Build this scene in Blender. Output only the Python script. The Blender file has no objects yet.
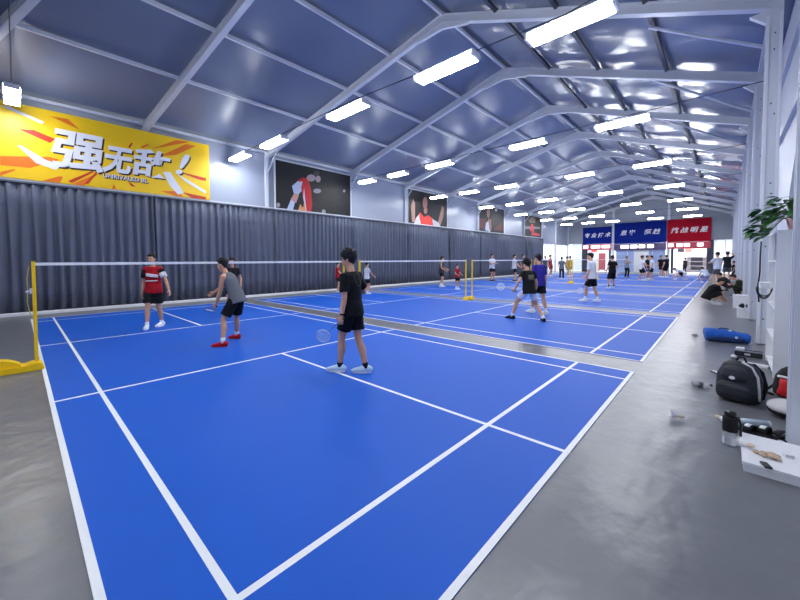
import bpy, bmesh, math, random
import numpy as np
from mathutils import Vector, Matrix, noise
random.seed(7)
R = math.radians
PI = math.pi
SC = bpy.context.scene
COL = SC.collection

# ------------------------------------------------------------------ camera, world, exposure
FPX, PPX, PPY = 354.015, 380.316, 272.058
CAM = Vector((7.647, -0.2177, 1.6703))
YAW, PITCH, ROLL = R(44.3185), R(-1.932), R(-0.2514)
_f = Vector((-math.sin(YAW), math.cos(YAW), 0)); _r = Vector((math.cos(YAW), math.sin(YAW), 0)); _u = Vector((0, 0, 1))
CF = _f * math.cos(PITCH) + _u * math.sin(PITCH); _u2 = _u * math.cos(PITCH) - _f * math.sin(PITCH)
CR = _r * math.cos(ROLL) + _u2 * math.sin(ROLL); CU = _u2 * math.cos(ROLL) - _r * math.sin(ROLL)
cd = bpy.data.cameras.new('camera'); cam = bpy.data.objects.new('camera', cd); COL.objects.link(cam)
cam.matrix_world = Matrix(((CR.x, CU.x, -CF.x, CAM.x), (CR.y, CU.y, -CF.y, CAM.y), (CR.z, CU.z, -CF.z, CAM.z), (0, 0, 0, 1)))
cd.sensor_fit = 'HORIZONTAL'; cd.sensor_width = 36; cd.lens = FPX / 800 * 36
cd.shift_x = (400 - PPX) / 800; cd.shift_y = -(300 - PPY) / 800
cd.clip_start = 0.02; cd.clip_end = 300
SC.camera = cam

w = bpy.data.worlds.new('daylight'); SC.world = w; w.use_nodes = True
w.node_tree.nodes['Background'].inputs[0].default_value = (0.86, 0.92, 1.0, 1)
w.node_tree.nodes['Background'].inputs[1].default_value = 2.2
LAMP_STRENGTH = 54.0
LAMP_COLOR = (0.93, 0.96, 1.0)
SC.view_settings.view_transform = 'Standard'; SC.view_settings.look = 'None'
SC.view_settings.exposure = 0.12; SC.view_settings.gamma = 1.0; SC.view_settings.use_curve_mapping = False


def ray(u, v): return CF + CR * ((u - PPX) / FPX) - CU * ((v - PPY) / FPX)
def onz(u, v, z=0.0):
    d = ray(u, v); return CAM + d * ((z - CAM.z) / d.z)
def onx(u, v, x):
    d = ray(u, v); return CAM + d * ((x - CAM.x) / d.x)
def ony(u, v, y):
    d = ray(u, v); return CAM + d * ((y - CAM.y) / d.y)
def atd(u, v, P, off=0.0):
    """the point on the sight line at the distance of P (plus off)"""
    return CAM + ray(u, v) * ((P - CAM).dot(CF) + off)


# ------------------------------------------------------------------ materials
MATS = {}
def mat(name, col, rough=0.6, metal=0.0, bump=0.0, bscale=40.0, emit=0.0, vary=0.0, vscale=3.0, spec=0.5, alpha=1.0, trans=0.0, coat=0.0, stretch=(1, 1, 1)):
    if name in MATS: return MATS[name]
    m = bpy.data.materials.new(name); m.use_nodes = True; nt = m.node_tree
    b = nt.nodes['Principled BSDF']
    b.inputs['Base Color'].default_value = (*col, 1); b.inputs['Roughness'].default_value = rough
    b.inputs['Metallic'].default_value = metal; b.inputs['Specular IOR Level'].default_value = spec
    b.inputs['Alpha'].default_value = alpha; b.inputs['Transmission Weight'].default_value = trans
    b.inputs['Coat Weight'].default_value = coat
    if emit: 
        b.inputs['Emission Color'].default_value = (*col, 1); b.inputs['Emission Strength'].default_value = emit
    if bump or vary:
        tc = nt.nodes.new('ShaderNodeTexCoord'); mp = nt.nodes.new('ShaderNodeMapping')
        mp.inputs['Scale'].default_value = stretch; nt.links.new(tc.outputs['Object'], mp.inputs[0])
        if bump:
            n = nt.nodes.new('ShaderNodeTexNoise'); n.inputs['Scale'].default_value = bscale; n.inputs['Detail'].default_value = 3
            bp = nt.nodes.new('ShaderNodeBump'); bp.inputs['Strength'].default_value = bump; bp.inputs['Distance'].default_value = 0.02
            nt.links.new(mp.outputs[0], n.inputs['Vector']); nt.links.new(n.outputs['Fac'], bp.inputs['Height']); nt.links.new(bp.outputs[0], b.inputs['Normal'])
        if vary:
            n2 = nt.nodes.new('ShaderNodeTexNoise'); n2.inputs['Scale'].default_value = vscale; n2.inputs['Detail'].default_value = 4
            hs = nt.nodes.new('ShaderNodeMix'); hs.data_type = 'RGBA'
            hs.inputs[6].default_value = (*[c * (1 - vary) for c in col], 1); hs.inputs[7].default_value = (*[min(1, c * (1 + vary)) for c in col], 1)
            nt.links.new(mp.outputs[0], n2.inputs['Vector']); nt.links.new(n2.outputs['Fac'], hs.inputs[0]); nt.links.new(hs.outputs[2], b.inputs['Base Color'])
    MATS[name] = m; return m
def S(r, g, b):
    """sRGB bytes -> linear"""
    return tuple(((c / 255) / 12.92 if c / 255 <= 0.04045 else ((c / 255 + 0.055) / 1.055) ** 2.4) for c in (r, g, b))
def cloth(col): return mat('cloth_%d_%d_%d' % col, S(*col), 0.8, bump=0.25, bscale=22, spec=0.2)
def plastic(col, rough=0.35): return mat('plastic_%d_%d_%d' % col, S(*col), rough, bump=0.02, bscale=30)

M_floor = mat('grey_rubber_floor', S(108, 110, 116), 0.3, bump=0.6, bscale=4.5, vary=0.10, vscale=4.0, stretch=(1.0, 0.6, 1))
M_court = mat('blue_court_vinyl', S(2, 88, 196), 0.55, bump=0.03, bscale=60, vary=0.05, vscale=1.2, spec=0.25)
M_line = mat('white_line_paint', (0.86, 0.88, 0.9), 0.5, bump=0.02)
M_alu = mat('aluminium', S(205, 209, 218), 0.36, 0.1, bump=0.04, bscale=8)
M_aluw = mat('pale_aluminium', S(208, 212, 221), 0.42, 0.0, bump=0.03, bscale=6)
M_steel = mat('dark_steel', S(70, 74, 86), 0.45, 0.5, bump=0.03)
M_purlin = mat('purlin_aluminium', S(212, 217, 226), 0.4, 0.0, bump=0.03)
M_roofL = mat('roof_film', S(112, 122, 146), 0.3, bump=0.10, bscale=1.2, vary=0.06, vscale=0.7)
M_roofR = mat('wrinkled_roof_film', S(118, 127, 150), 0.16, bump=0.9, bscale=1.0, vary=0.08, vscale=0.7, stretch=(0.6, 1.5, 1))
M_wall = mat('glossy_wall_panel', S(158, 166, 184), 0.33, bump=0.03, bscale=1.5)
M_wallw = mat('white_wall_panel', S(206, 210, 220), 0.45, bump=0.03, bscale=3)
M_gable = mat('grey_gable_panel', S(150, 156, 168), 0.5, bump=0.03)
M_curtain = mat('charcoal_curtain', S(90, 96, 114), 0.55, bump=0.15, bscale=70, vary=0.12, vscale=2.0, spec=0.35)
M_white = mat('white_paint', (0.82, 0.83, 0.86), 0.4, bump=0.02)
M_yellow = mat('yellow_powder_coat', S(255, 210, 8), 0.4, bump=0.02)
M_black = mat('black_fabric', S(24, 24, 28), 0.7, bump=0.3, bscale=30, spec=0.3)
M_blackp = mat('black_plastic', S(20, 20, 24), 0.35, bump=0.02)
M_skin = mat('skin', S(214, 162, 132), 0.5, bump=0.05, bscale=60, spec=0.3)
M_hair = mat('black_hair', S(20, 18, 20), 0.55, bump=0.6, bscale=90, spec=0.35)
M_eye = mat('dark_eye', S(25, 18, 16), 0.2, bump=0.01)
M_lip = mat('lips', S(176, 108, 96), 0.5, bump=0.02)
M_glow = mat('lamp_diffuser', LAMP_COLOR, 0.4, emit=LAMP_STRENGTH, bump=0.01)
M_sign = mat('lit_sign_panel', (1.0, 0.92, 0.93), 0.4, emit=1.6, bump=0.01)
M_glass = mat('clear_glass', (0.97, 0.98, 1.0), 0.03, trans=1.0, spec=0.4)
M_bglass = mat('frosted_blue_glass', S(166, 186, 232), 0.25, bump=0.02)


# ------------------------------------------------------------------ mesh helpers
def obj(name, bm, m, parent=None, smooth=False, loc=None):
    me = bpy.data.meshes.new(name); bmesh.ops.recalc_face_normals(bm, faces=bm.faces[:]); bm.to_mesh(me); bm.free()
    for mm in (m if isinstance(m, (list, tuple)) else [m]): me.materials.append(mm)
    if smooth:
        for p in me.polygons: p.use_smooth = True
    o = bpy.data.objects.new(name, me); COL.objects.link(o)
    if parent is not None: o.parent = parent
    if loc is not None: o.location = loc
    return o
def tag(o, label, cat, group=None, kind=None):
    o['label'] = label; o['category'] = cat
    if group: o['group'] = group
    if kind: o['kind'] = kind
    return o
def thing(name, label, cat, loc=(0, 0, 0), rz=0.0, group=None):
    o = bpy.data.objects.new(name, None); COL.objects.link(o); o.empty_display_size = 0.1
    o.location = loc; o.rotation_euler = (0, 0, rz)
    return tag(o, label, cat, group)
def struct(name, bm, m, label=None, cat=None, smooth=False, parent=None):
    o = obj(name, bm, m, parent, smooth)
    if parent is None:
        o['kind'] = 'structure'; o['label'] = label or name; o['category'] = cat or name.split('_')[0]
    return o
def dup(o, parent=None):
    c = o.copy(); COL.objects.link(c)
    if parent is not None: c.parent = parent
    for ch in [x for x in o.children]: dup(ch, c)
    return c
def box(bm, lo, hi, mi=0, bev=0.0):
    x0, y0, z0 = lo; x1, y1, z1 = hi
    vs = [bm.verts.new(p) for p in ((x0, y0, z0), (x1, y0, z0), (x1, y1, z0), (x0, y1, z0), (x0, y0, z1), (x1, y0, z1), (x1, y1, z1), (x0, y1, z1))]
    fs = [bm.faces.new([vs[i] for i in q]) for q in ((0, 3, 2, 1), (4, 5, 6, 7), (0, 1, 5, 4), (1, 2, 6, 5), (2, 3, 7, 6), (3, 0, 4, 7))]
    for f in fs: f.material_index = mi
    if bev:
        es = list({e for f in fs for e in f.edges})
        bmesh.ops.bevel(bm, geom=es, offset=bev, segments=2, profile=0.6, affect='EDGES')
    return bm
def bar(bm, a, b, wdt, hgt, up=Vector((0, 0, 1)), mi=0):
    """a rectangular bar from a to b"""
    a = Vector(a); b = Vector(b); d = (b - a).normalized(); s = d.cross(up)
    if s.length < 1e-4: s = d.cross(Vector((1, 0, 0)))
    s.normalize(); n = s.cross(d)
    ring = lambda p: [bm.verts.new(p + s * (i * wdt / 2) + n * (j * hgt / 2)) for i, j in ((-1, -1), (1, -1), (1, 1), (-1, 1))]
    A, B = ring(a), ring(b)
    fs = [bm.faces.new(A[::-1]), bm.faces.new(B)] + [bm.faces.new((A[i], A[(i + 1) % 4], B[(i + 1) % 4], B[i])) for i in range(4)]
    for f in fs: f.material_index = mi
    return bm
def tube(bm, pts, rad, ref=None, n=12, round_ends=(False, False), mi=0):
    """a closed loft of elliptical rings along pts; rad = r or (ra along ref, rb across)"""
    pts = [Vector(p) for p in pts]; rad = [(r, r) if not isinstance(r, (tuple, list)) else r for r in rad]
    if round_ends[0]:
        d = (pts[0] - pts[1]).normalized(); k = min(rad[0])
        pts = [pts[0] + d * k * 0.95, pts[0] + d * k * 0.65] + pts; rad = [(rad[0][0] * .3, rad[0][1] * .3), (rad[0][0] * .76, rad[0][1] * .76)] + rad
    if round_ends[1]:
        d = (pts[-1] - pts[-2]).normalized(); k = min(rad[-1])
        pts = pts + [pts[-1] + d * k * 0.65, pts[-1] + d * k * 0.95]; rad = rad + [(rad[-1][0] * .76, rad[-1][1] * .76), (rad[-1][0] * .3, rad[-1][1] * .3)]
    rings = []; prev = None
    for i, p in enumerate(pts):
        d = (pts[min(i + 1, len(pts) - 1)] - pts[max(i - 1, 0)])
        d = d.normalized() if d.length > 1e-9 else Vector((0, 0, 1))
        a = Vector(ref) if ref is not None else (prev if prev is not None else (Vector((1, 0, 0)) if abs(d.x) < 0.8 else Vector((0, 1, 0))))
        a = a - d * a.dot(d)
        if a.length < 1e-5: a = d.orthogonal()
        a.normalize(); prev = a; b = d.cross(a)
        rings.append([bm.verts.new(p + a * (rad[i][0] * math.cos(2 * PI * k / n)) + b * (rad[i][1] * math.sin(2 * PI * k / n))) for k in range(n)])
    fs = [bm.faces.new(rings[0][::-1]), bm.faces.new(rings[-1])]
    for A, B in zip(rings, rings[1:]):
        for k in range(n): fs.append(bm.faces.new((A[k], A[(k + 1) % n], B[(k + 1) % n], B[k])))
    for f in fs: f.material_index = mi
    return bm
def ball(bm, c, r, n=10, rot=None):
    """an ellipsoid; r = (rx, ry, rz)"""
    r = (r, r, r) if not isinstance(r, (tuple, list)) else r
    m = Matrix.Translation(Vector(c)) @ (rot.to_4x4() if rot is not None else Matrix()) @ Matrix.Diagonal((*r, 1))
    bmesh.ops.create_uvsphere(bm, u_segments=n + 4, v_segments=n, radius=1.0, matrix=m)
    return bm
def prism(bm, poly, frame, thick, mi=0):
    """a flat outline [(a, b)] in frame (origin, A, B), given a thickness along A x B"""
    o, A, B = [Vector(x) for x in frame]; N = A.cross(B).normalized() * thick
    lo = [bm.verts.new(o + A * a + B * b) for a, b in poly]; hi = [bm.verts.new(v.co + N) for v in lo]; n = len(lo)
    fs = [bm.faces.new(lo[::-1]), bm.faces.new(hi)] + [bm.faces.new((lo[i], lo[(i + 1) % n], hi[(i + 1) % n], hi[i])) for i in range(n)]
    for f in fs: f.material_index = mi
    return bm
SCRATCH = bpy.data.scenes.new('scratch')
TMP = bpy.data.objects.new('tmp', bpy.data.meshes.new('tmp')); SCRATCH.collection.objects.link(TMP)
_m = TMP.modifiers.new('r', 'REMESH'); _m.mode = 'VOXEL'; _m.use_smooth_shade = True
_m = TMP.modifiers.new('s', 'SMOOTH'); _m.factor = 0.5
def solid(name, bm, m, voxel, parent=None, loc=None, smooth_it=3, disp=0.0, dscale=8.0):
    """fuse the closed shapes of bm into one continuous surface"""
    bmesh.ops.recalc_face_normals(bm, faces=bm.faces[:]); TMP.data.clear_geometry(); bm.to_mesh(TMP.data); bm.free()
    TMP.modifiers['r'].voxel_size = voxel; TMP.modifiers['s'].iterations = smooth_it; TMP.modifiers['s'].show_viewport = smooth_it > 0
    vl = SCRATCH.view_layers[0]; vl.update(); me2 = bpy.data.meshes.new_from_object(TMP.evaluated_get(vl.depsgraph))
    me2.name = name; me2.materials.clear(); me2.materials.append(m)
    if disp:
        nv = [v.normal.copy() for v in me2.vertices]
        cv = [v.co.copy() for v in me2.vertices]
        me2.vertices.foreach_set('co', [x for c, q in zip(cv, nv) for x in (c + q * (disp * noise.noise(c * dscale)))])
    for p in me2.polygons: p.use_smooth = True
    o = bpy.data.objects.new(name, me2); COL.objects.link(o)
    if parent is not None: o.parent = parent
    if loc is not None: o.location = loc
    return o
def text_mesh(body, size, shear=0.0, extrude=0.004, bold=0.0, spacing=1.0):
    c = bpy.data.curves.new('t', 'FONT'); c.body = body; c.size = size; c.shear = shear; c.extrude = extrude; c.offset = bold
    c.space_character = spacing; c.align_x = 'CENTER'; c.align_y = 'CENTER'; c.resolution_u = 3
    o = bpy.data.objects.new('t', c); SCRATCH.collection.objects.link(o)
    vl = SCRATCH.view_layers[0]; vl.update(); me = bpy.data.meshes.new_from_object(o.evaluated_get(vl.depsgraph))
    SCRATCH.collection.objects.unlink(o)
    return me
def put_text(name, body, size, m, origin, A, B, parent, **k):
    me = text_mesh(body, size, **k); A = Vector(A); B = Vector(B); N = A.cross(B)
    mw = Matrix(((A.x, B.x, N.x, origin[0]), (A.y, B.y, N.y, origin[1]), (A.z, B.z, N.z, origin[2]), (0, 0, 0, 1)))
    me.transform(mw); me.name = name; me.materials.clear(); me.materials.append(m)
    o = bpy.data.objects.new(name, me); COL.objects.link(o); o.parent = parent
    return o
B = bmesh.new

# ------------------------------------------------------------------ the hall
XL, XR, YF, YB = -8.22, 8.5, 53.45, -6.55
EL, RX, RZ, ER = 6.75, 1.2, 9.25, 6.55          # left eave, ridge (x, z), right eave
def roof_z(x): return EL + (RZ - EL) * (x - XL) / (RX - XL) if x <= RX else RZ + (ER - RZ) * (x - RX) / (8.35 - RX)
struct('floor', box(B(), (-8.6, YB - 0.2, -0.25), (8.8, YF + 0.1, 0.0)), M_floor, 'grey rubber floor of the hall around the blue courts', 'floor')
struct('floor', box(B(), (-14, YF + 0.1, -0.25), (14, 66, -0.005)), M_white, 'pale floor of the lobby beyond the far doors', 'floor')

FRAMES = [-1.55 + 5 * k for k in range(-1, 12)]
def roof_slope(x0, x1, m, label, sag, wob, nm):
    bm = B(); nx, ny = 24, 156
    ys = [YB + (YF - YB) * j / ny for j in range(ny + 1)]
    grid = []
    for j, y in enumerate(ys):
        row = []
        for i in range(nx + 1):
            x = x0 + (x1 - x0) * i / nx
            ph = ((y - FRAMES[0]) / 5.0) % 1.0
            z = roof_z(x) + 0.16 - sag * math.sin(PI * ph) * math.sin(PI * i / nx)
            if 0 < i < nx: z += wob * noise.noise(Vector((x * 0.9, y * 1.3, 3.0)))
            row.append(bm.verts.new((x, y, z)))
        grid.append(row)
    for j in range(ny):
        for i in range(nx): bm.faces.new((grid[j][i], grid[j][i + 1], grid[j + 1][i + 1], grid[j + 1][i]))
    top = bmesh.ops.extrude_face_region(bm, geom=bm.faces[:])
    for v in [g for g in top['geom'] if isinstance(g, bmesh.types.BMVert)]: v.co.z += 0.06
    return struct(nm, bm, m, label, 'ceiling', True)
roof_slope(XL - 0.1, RX, M_roofL, 'smooth blue grey roof film of the left slope', 0.03, 0.02, 'ceiling')
roof_slope(RX, 8.6, M_roofR, 'wrinkled shiny blue grey roof film of the right slope', 0.05, 0.06, 'ceiling')

# long walls
struct('wall_left', box(B(), (XL - 0.15, YB, 0), (XL, 43.45, EL + 0.1)), M_wall, 'glossy pale grey panelled wall along the curtain side', 'wall')
struct('wall_left', box(B(), (XL - 0.15, 43.45, 3.6), (XL, YF, EL + 0.1)), M_wall, 'pale grey wall panel above the side windows at the far left', 'wall')
bm = B(); box(bm, (XR, YB, 0), (XR + 0.12, YF, 6.7))
struct('wall_right', bm, M_wallw, 'pale wall behind the columns on the right', 'wall')
for k, z in enumerate((2.6, 4.3, 5.6)):
    struct('trim_%d' % (k + 1), box(B(), (XR - 0.07, YB, z), (XR, YF, z + 0.12)), M_aluw, ['lower', 'middle', 'upper'][k] + ' horizontal rail on the right wall', 'trim')
struct('wall_front', box(B(), (XL, YB - 0.15, 0), (XR, YB, 9.6)), M_wallw, 'end wall of the hall behind the camera', 'wall')

STN = {-1.55: (-1.5, 2.2, 2.6), 3.45: (3.25, 4.45, 4.53), 8.45: (8.2, 9.2, 9.9), 13.45: (13.45, 13.5, 13.75), 18.45: (18.45, 18.3, 18.0), 23.45: (23.45, 23.3, 23.0)}
# portal frames: two columns and two rafters each
def rafter(bm, a, b, w_, h_):
    bar(bm, a, b, w_, h_)
for k, y in enumerate(FRAMES[1:]):
    t = thing('portal_frame_beam', 'aluminium portal frame of columns and rafters, number %s from the camera end' % ['zero', 'one', 'two', 'three', 'four', 'five', 'six', 'seven', 'eight', 'nine', 'ten', 'eleven'][k], 'roof frame', (0, y, 0), group='portal frames of the tent hall')
    t['kind'] = 'structure'
    yl, ym, yr = STN.get(round(y, 2), (y, y, y)); yl -= y; ym -= y; yr -= y
    bm = B(); box(bm, (XL + 0.0, yl - 0.07, 0), (XL + 0.13, yl + 0.07, EL - 0.05)); obj('column', bm, M_aluw, t)
    bm = B(); box(bm, (8.10, yr - 0.08, 0.012), (8.32, yr + 0.08, ER - 0.05)); box(bm, (8.095, yr - 0.03, 0.3), (8.105, yr + 0.03, ER - 0.4))
    if y > 5:
        cl = obj('column', bm, M_aluw, t)
        if y < 30:
            for gx in (8.125, 8.295): obj('flange', box(B(), (gx - 0.02, yr - 0.10, 0.02), (gx + 0.02, yr - 0.08, ER - 0.3)), mat('bright_edge', S(226, 229, 236), 0.35, bump=0.01), cl)
            for zb in (0.5, 1.9, 2.9, 3.1, 4.4, 4.6, 5.6, 5.9): obj('bolt', ball(B(), (8.21 + 0.03 * math.sin(zb * 9), yr - 0.082, zb), 0.014, 6), M_steel, cl)
    else: bm.free()
    h = 0.24; PL = Vector((XL + 0.05, yl, EL)); PM = Vector((RX, ym, RZ)); PR = Vector((8.3, yr, ER)); dz = lambda p, q: p - Vector((0, 0, q))
    for P0, P1 in ((PL, PM), (PM, PR)):
        bm = B(); bar(bm, dz(P0, 0.10), dz(P1, 0.10), 0.11, h); bar(bm, dz(P0, 0.225), dz(P1, 0.225), 0.17, 0.03); bar(bm, dz(P0, 0.0), dz(P1, 0.0), 0.17, 0.03); obj('rafter', bm, M_alu, t)
    for P1 in (PL, PR):
        e = (P1 - PM).normalized()
        bm = B(); prism(bm, [(0, -0.24), (1.0, -0.24), (0.85, -0.30), (0, -0.42)], (PM - Vector((0, 0.05, 0)), e, (0, 0, 1)), -0.10 if e.x > 0 else 0.10); obj('haunch', bm, M_alu, t)
    # knee braces at the eaves
    bm = B(); bar(bm, (XL + 0.13, yl, EL - 0.95), (XL + 0.95, yl + (ym - yl) * .1, roof_z(XL + 0.95) - 0.22), 0.05, 0.05)
    if y < 0 or y > 5: obj('knee_brace', bm, M_aluw, t)
    bm = B(); prism(bm, [(0, 0), (-0.22, 0), (0, -0.22)], ((8.10, yr - 0.06, ER - 0.20), (1, 0, 0), (0, 0, 1)), -0.12); obj('knee_plate', bm, M_aluw, t)

# purlins, each one long bar
for k, (x, nm) in enumerate(((-8.1, 'eave purlin along the left wall'), (-5.15, 'lowest purlin of the left slope'), (-2.85, 'middle purlin of the left slope'), (-0.8, 'upper purlin of the left slope'), (1.2, 'ridge purlin'))):
    struct('purlin_beam', bar(B(), (x, YB, roof_z(x) + 0.02), (x, YF, roof_z(x) + 0.02), 0.08, 0.10), M_purlin, 'long aluminium ' + nm, 'purlin')
for k, (x, nm) in enumerate(((2.9, 'upper purlin of the right slope'), (4.45, 'middle purlin of the right slope'), (6.25, 'lowest purlin of the right slope'), (8.2, 'eave purlin along the right wall'))):
    struct('purlin_beam', bar(B(), (x, YB, roof_z(x) + 0.02), (x, YF, roof_z(x) + 0.02), 0.09, 0.10), M_steel if k < 3 else M_purlin, 'long steel ' + nm, 'purlin')
# bracing rods on the right slope and right wall
for k, (x0, y0, x1, y1) in enumerate(((6.2, 10.6, 8.2, 11.9), (5.5, 13.7, 8.2, 16.9), (5.5, 18.6, 8.2, 21.8), (5.5, 28.6, 8.2, 31.8))):
    struct('brace_beam', bar(B(), (x0, y0, roof_z(x0) - 0.1), (x1, y1, roof_z(x1) - 0.1), 0.06, 0.05), M_aluw, ['nearest', 'second', 'third', 'fourth'][k] + ' slanting brace across the right roof slope', 'brace')
struct('brace_beam', bar(B(), (8.34, 4.6, 6.1), (8.34, 8.4, 2.3), 0.05, 0.05), M_aluw, 'slanting brace in the nearest bay of the right wall, falling away', 'brace')
struct('brace_beam', bar(B(), (8.40, 4.6, 3.0), (8.40, 8.4, 6.1), 0.05, 0.05), M_aluw, 'slanting brace in the nearest bay of the right wall, rising away', 'brace')
# the doorway post close to the camera on the right
bm = B(); box(bm, (8.08, 4.45, 0.012), (8.30, 4.62, 6.4)); box(bm, (8.065, 4.47, 0.012), (8.08, 4.49, 6.4)); box(bm, (8.065, 4.58, 0.012), (8.08, 4.60, 6.4)); box(bm, (8.02, 4.40, 0), (8.36, 4.68, 0.012))
struct('post_column', bm, M_aluw, 'broad pale post nearest the camera at the right edge', 'column')

# far gable
P = lambda u: ony(u, 250, YF).x
GB = 3.75
def zc(v, u=620): return ony(u, v, YF).z
bm = B()
prism(bm, [(XL, GB), (XR, GB), (XR, ER + 0.2), (RX, RZ + 0.2), (XL, EL + 0.2)], ((0, YF + 0.12, 0), (1, 0, 0), (0, 0, 1)), 0.12)
struct('wall_far', bm, M_gable, 'grey far gable wall above the doors', 'wall')
XD = [P(584), P(612), P(614.5), P(667), P(670), P(709.5), P(711)]
for k, (x, lab) in enumerate(((XD[0], 'beside the left door'), ((XD[1] + XD[2]) / 2, 'between left door and blue glazing'), ((XD[3] + XD[4]) / 2, 'between blue glazing and red door'), (XD[6], 'right of the red door'))):
    top = roof_z(x) - 0.2 if k in (1, 2) else GB
    wd = 0.12 if k in (1, 2) else 0.2
    struct('pillar_column', box(B(), (x - wd, YF - 0.22, 0), (x + wd, YF + 0.12, top)), M_aluw if k in (1, 2) else M_steel, 'far gable post ' + lab, 'column')
def window(n, x0, x1, y0, y1, z0, z1, label, nbar, glass=None, axis='x'):
    t = thing('window_%d' % n, label, 'window'); t['kind'] = 'structure'
    fr = B(); th = 0.05
    def bx(a0, a1, c0, c1):
        if axis == 'x': box(fr, (a0, y0, c0), (a1, y1, c1))
        else: box(fr, (x0, a0, c0), (x1, a1, c1))
    lo, hi = (x0, x1) if axis == 'x' else (y0, y1)
    bx(lo, lo + th, z0, z1); bx(hi - th, hi, z0, z1); bx(lo, hi, z0, z0 + th); bx(lo, hi, z1 - th, z1)
    for i in range(1, nbar):
        a = lo + (hi - lo) * i / nbar; bx(a - th / 2, a + th / 2, z0, z1)
    bx(lo, hi, z0 + 1.0, z0 + 1.05)
    obj('window_frame', fr, M_white, t)
    g = B()
    if axis == 'x': box(g, (x0, (y0 + y1) / 2 - 0.004, z0), (x1, (y0 + y1) / 2 + 0.004, z1))
    else: box(g, ((x0 + x1) / 2 - 0.004, y0, z0), ((x0 + x1) / 2 + 0.004, y1, z1))
    obj('window_pane', g, glass or M_glass, t)
    return t
window(1, XL, XD[0] - 0.2, YF, YF + 0.08, 0, GB, 'bright glazed wall left of the far doors', 2)
window(2, XD[6] + 0.2, XR, YF, YF + 0.08, 0, GB, 'bright glazed wall right of the red door', 2)
window(3, XL - 0.1, XL - 0.02, 43.45, 48.4, 0, 3.6, 'bright side window where the curtain ends', 2, axis='y')
window(4, XL - 0.1, XL - 0.02, 48.5, YF - 0.1, 0, 3.6, 'bright side window in the far left corner', 2, axis='y')
window(5, XD[2] + 0.15, XD[3] - 0.15, YF, YF + 0.08, 0, GB - 0.6, 'pale blue frosted glazing under the second blue sign', 4, M_bglass)
# door frames
def door(n, x0, x1, label):
    t = thing('door_%d' % n, label, 'door'); t['kind'] = 'structure'
    fr = B(); box(fr, (x0, YF - 0.1, 0), (x0 + 0.22, YF + 0.14, GB - 0.55)); box(fr, (x1 - 0.22, YF - 0.1, 0), (x1, YF + 0.14, GB - 0.55)); box(fr, (x0, YF - 0.1, GB - 0.75), (x1, YF + 0.14, GB - 0.55))
    obj('door_frame', fr, M_steel, t)
door(1, XD[0] + 0.2, XD[1] - 0.12, 'dark framed open doorway under the first blue sign')
door(2, XD[4] + 0.1, XD[5], 'dark framed open doorway under the red sign')
# white door leaf in the blue glazing
bm = B(); box(bm, (P(634), YF - 0.05, 0.02), (P(649), YF - 0.01, 2.9)); struct('door_3', bm, M_white, 'white door panel in the middle of the blue glazing', 'door')
# lobby behind
struct('wall_lobby', box(B(), (-9.5, 60.0, 0), (9.5, 60.2, 4.4)), M_wallw, 'white back wall of the lobby', 'wall')
struct('ceiling_lobby', box(B(), (-4.9, YF + 0.14, 4.0), (6.9, 60.0, 4.1)), M_wallw, 'white ceiling of the lobby', 'ceiling')
for x, lab in ((-2.0, 'nearer the first blue sign'), (4.5, 'nearer the red sign')):  # two glowing panels added to brighten the lobby behind the doors
    t = thing('added_lobby_light', 'flat lamp added to brighten the lobby, ' + lab, 'lamp', (x, 56.8, 3.92))
    obj('added_light_housing', box(B(), (-1.6, -1.0, 0.03), (1.6, 1.0, 0.08)), M_white, t); obj('diffuser', box(B(), (-1.55, -0.95, 0.0), (1.55, 0.95, 0.03)), mat('added_lobby_diffuser', (1, 1, 1), 0.4, emit=24), t)
for u, v0, v1, wd, c, lab in ((594, 248, 256, 0.35, (226, 90, 70), 'small red notice on the lobby wall'),):
    p = ony(u, v0, 59.9)
    tag(obj('notice', box(B(), (p.x - wd, 59.93, p.z - 0.6), (p.x + wd, 59.995, p.z)), plastic(c)), lab, 'notice')
p = ony(602, 268, 58.0)
t = thing('notice_stand', 'red upright display panel seen through the left doorway', 'display panel', (p.x, 58.0, 0))
obj('panel', box(B(), (-0.42, -0.04, 0.15), (0.42, 0.04, 2.5), bev=0.01), plastic((140, 66, 72)), t)
for s in (-1, 1): obj('panel_foot', box(B(), (s * 0.4 - 0.05, -0.3, 0), (s * 0.4 + 0.05, 0.3, 0.15)), M_steel, t)
for u, c, lab in ((681, (38, 36, 44), 'dark framed picture on the lobby wall'), (688.5, (226, 120, 110), 'reddish framed picture on the lobby wall')):
    p = ony(u, 247, 59.9); t = thing('framed_picture', lab, 'picture', (p.x, 59.95, p.z - 0.7))
    obj('frame', box(B(), (-0.36, -0.03, 0), (0.36, 0.045, 1.3)), M_white, t); obj('print', box(B(), (-0.32, -0.04, 0.04), (0.32, -0.03, 1.26)), plastic(c), t)
p = ony(697, 268, 58.5)
t = thing('display_rack', 'grey display rack with dark goods seen through the red door', 'rack', (p.x, 58.6, 0))
bm = B()
for x in (-1.0, 1.0): box(bm, (x - 0.04, -0.25, 0), (x + 0.04, 0.25, 2.4))
box(bm, (-1, 0.2, 0), (1, 0.25, 2.4)); obj('rack_frame', bm, plastic((168, 160, 166)), t)
for k in range(4): obj('shelf', box(B(), (-0.96, -0.25, 0.2 + 0.55 * k), (0.96, 0.2, 0.24 + 0.55 * k)), plastic((168, 160, 166)), t)
obj('display_board', box(B(), (-0.6, 0.12, 0.3), (0.5, 0.19, 1.9)), plastic((52, 50, 58)), t)

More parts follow.
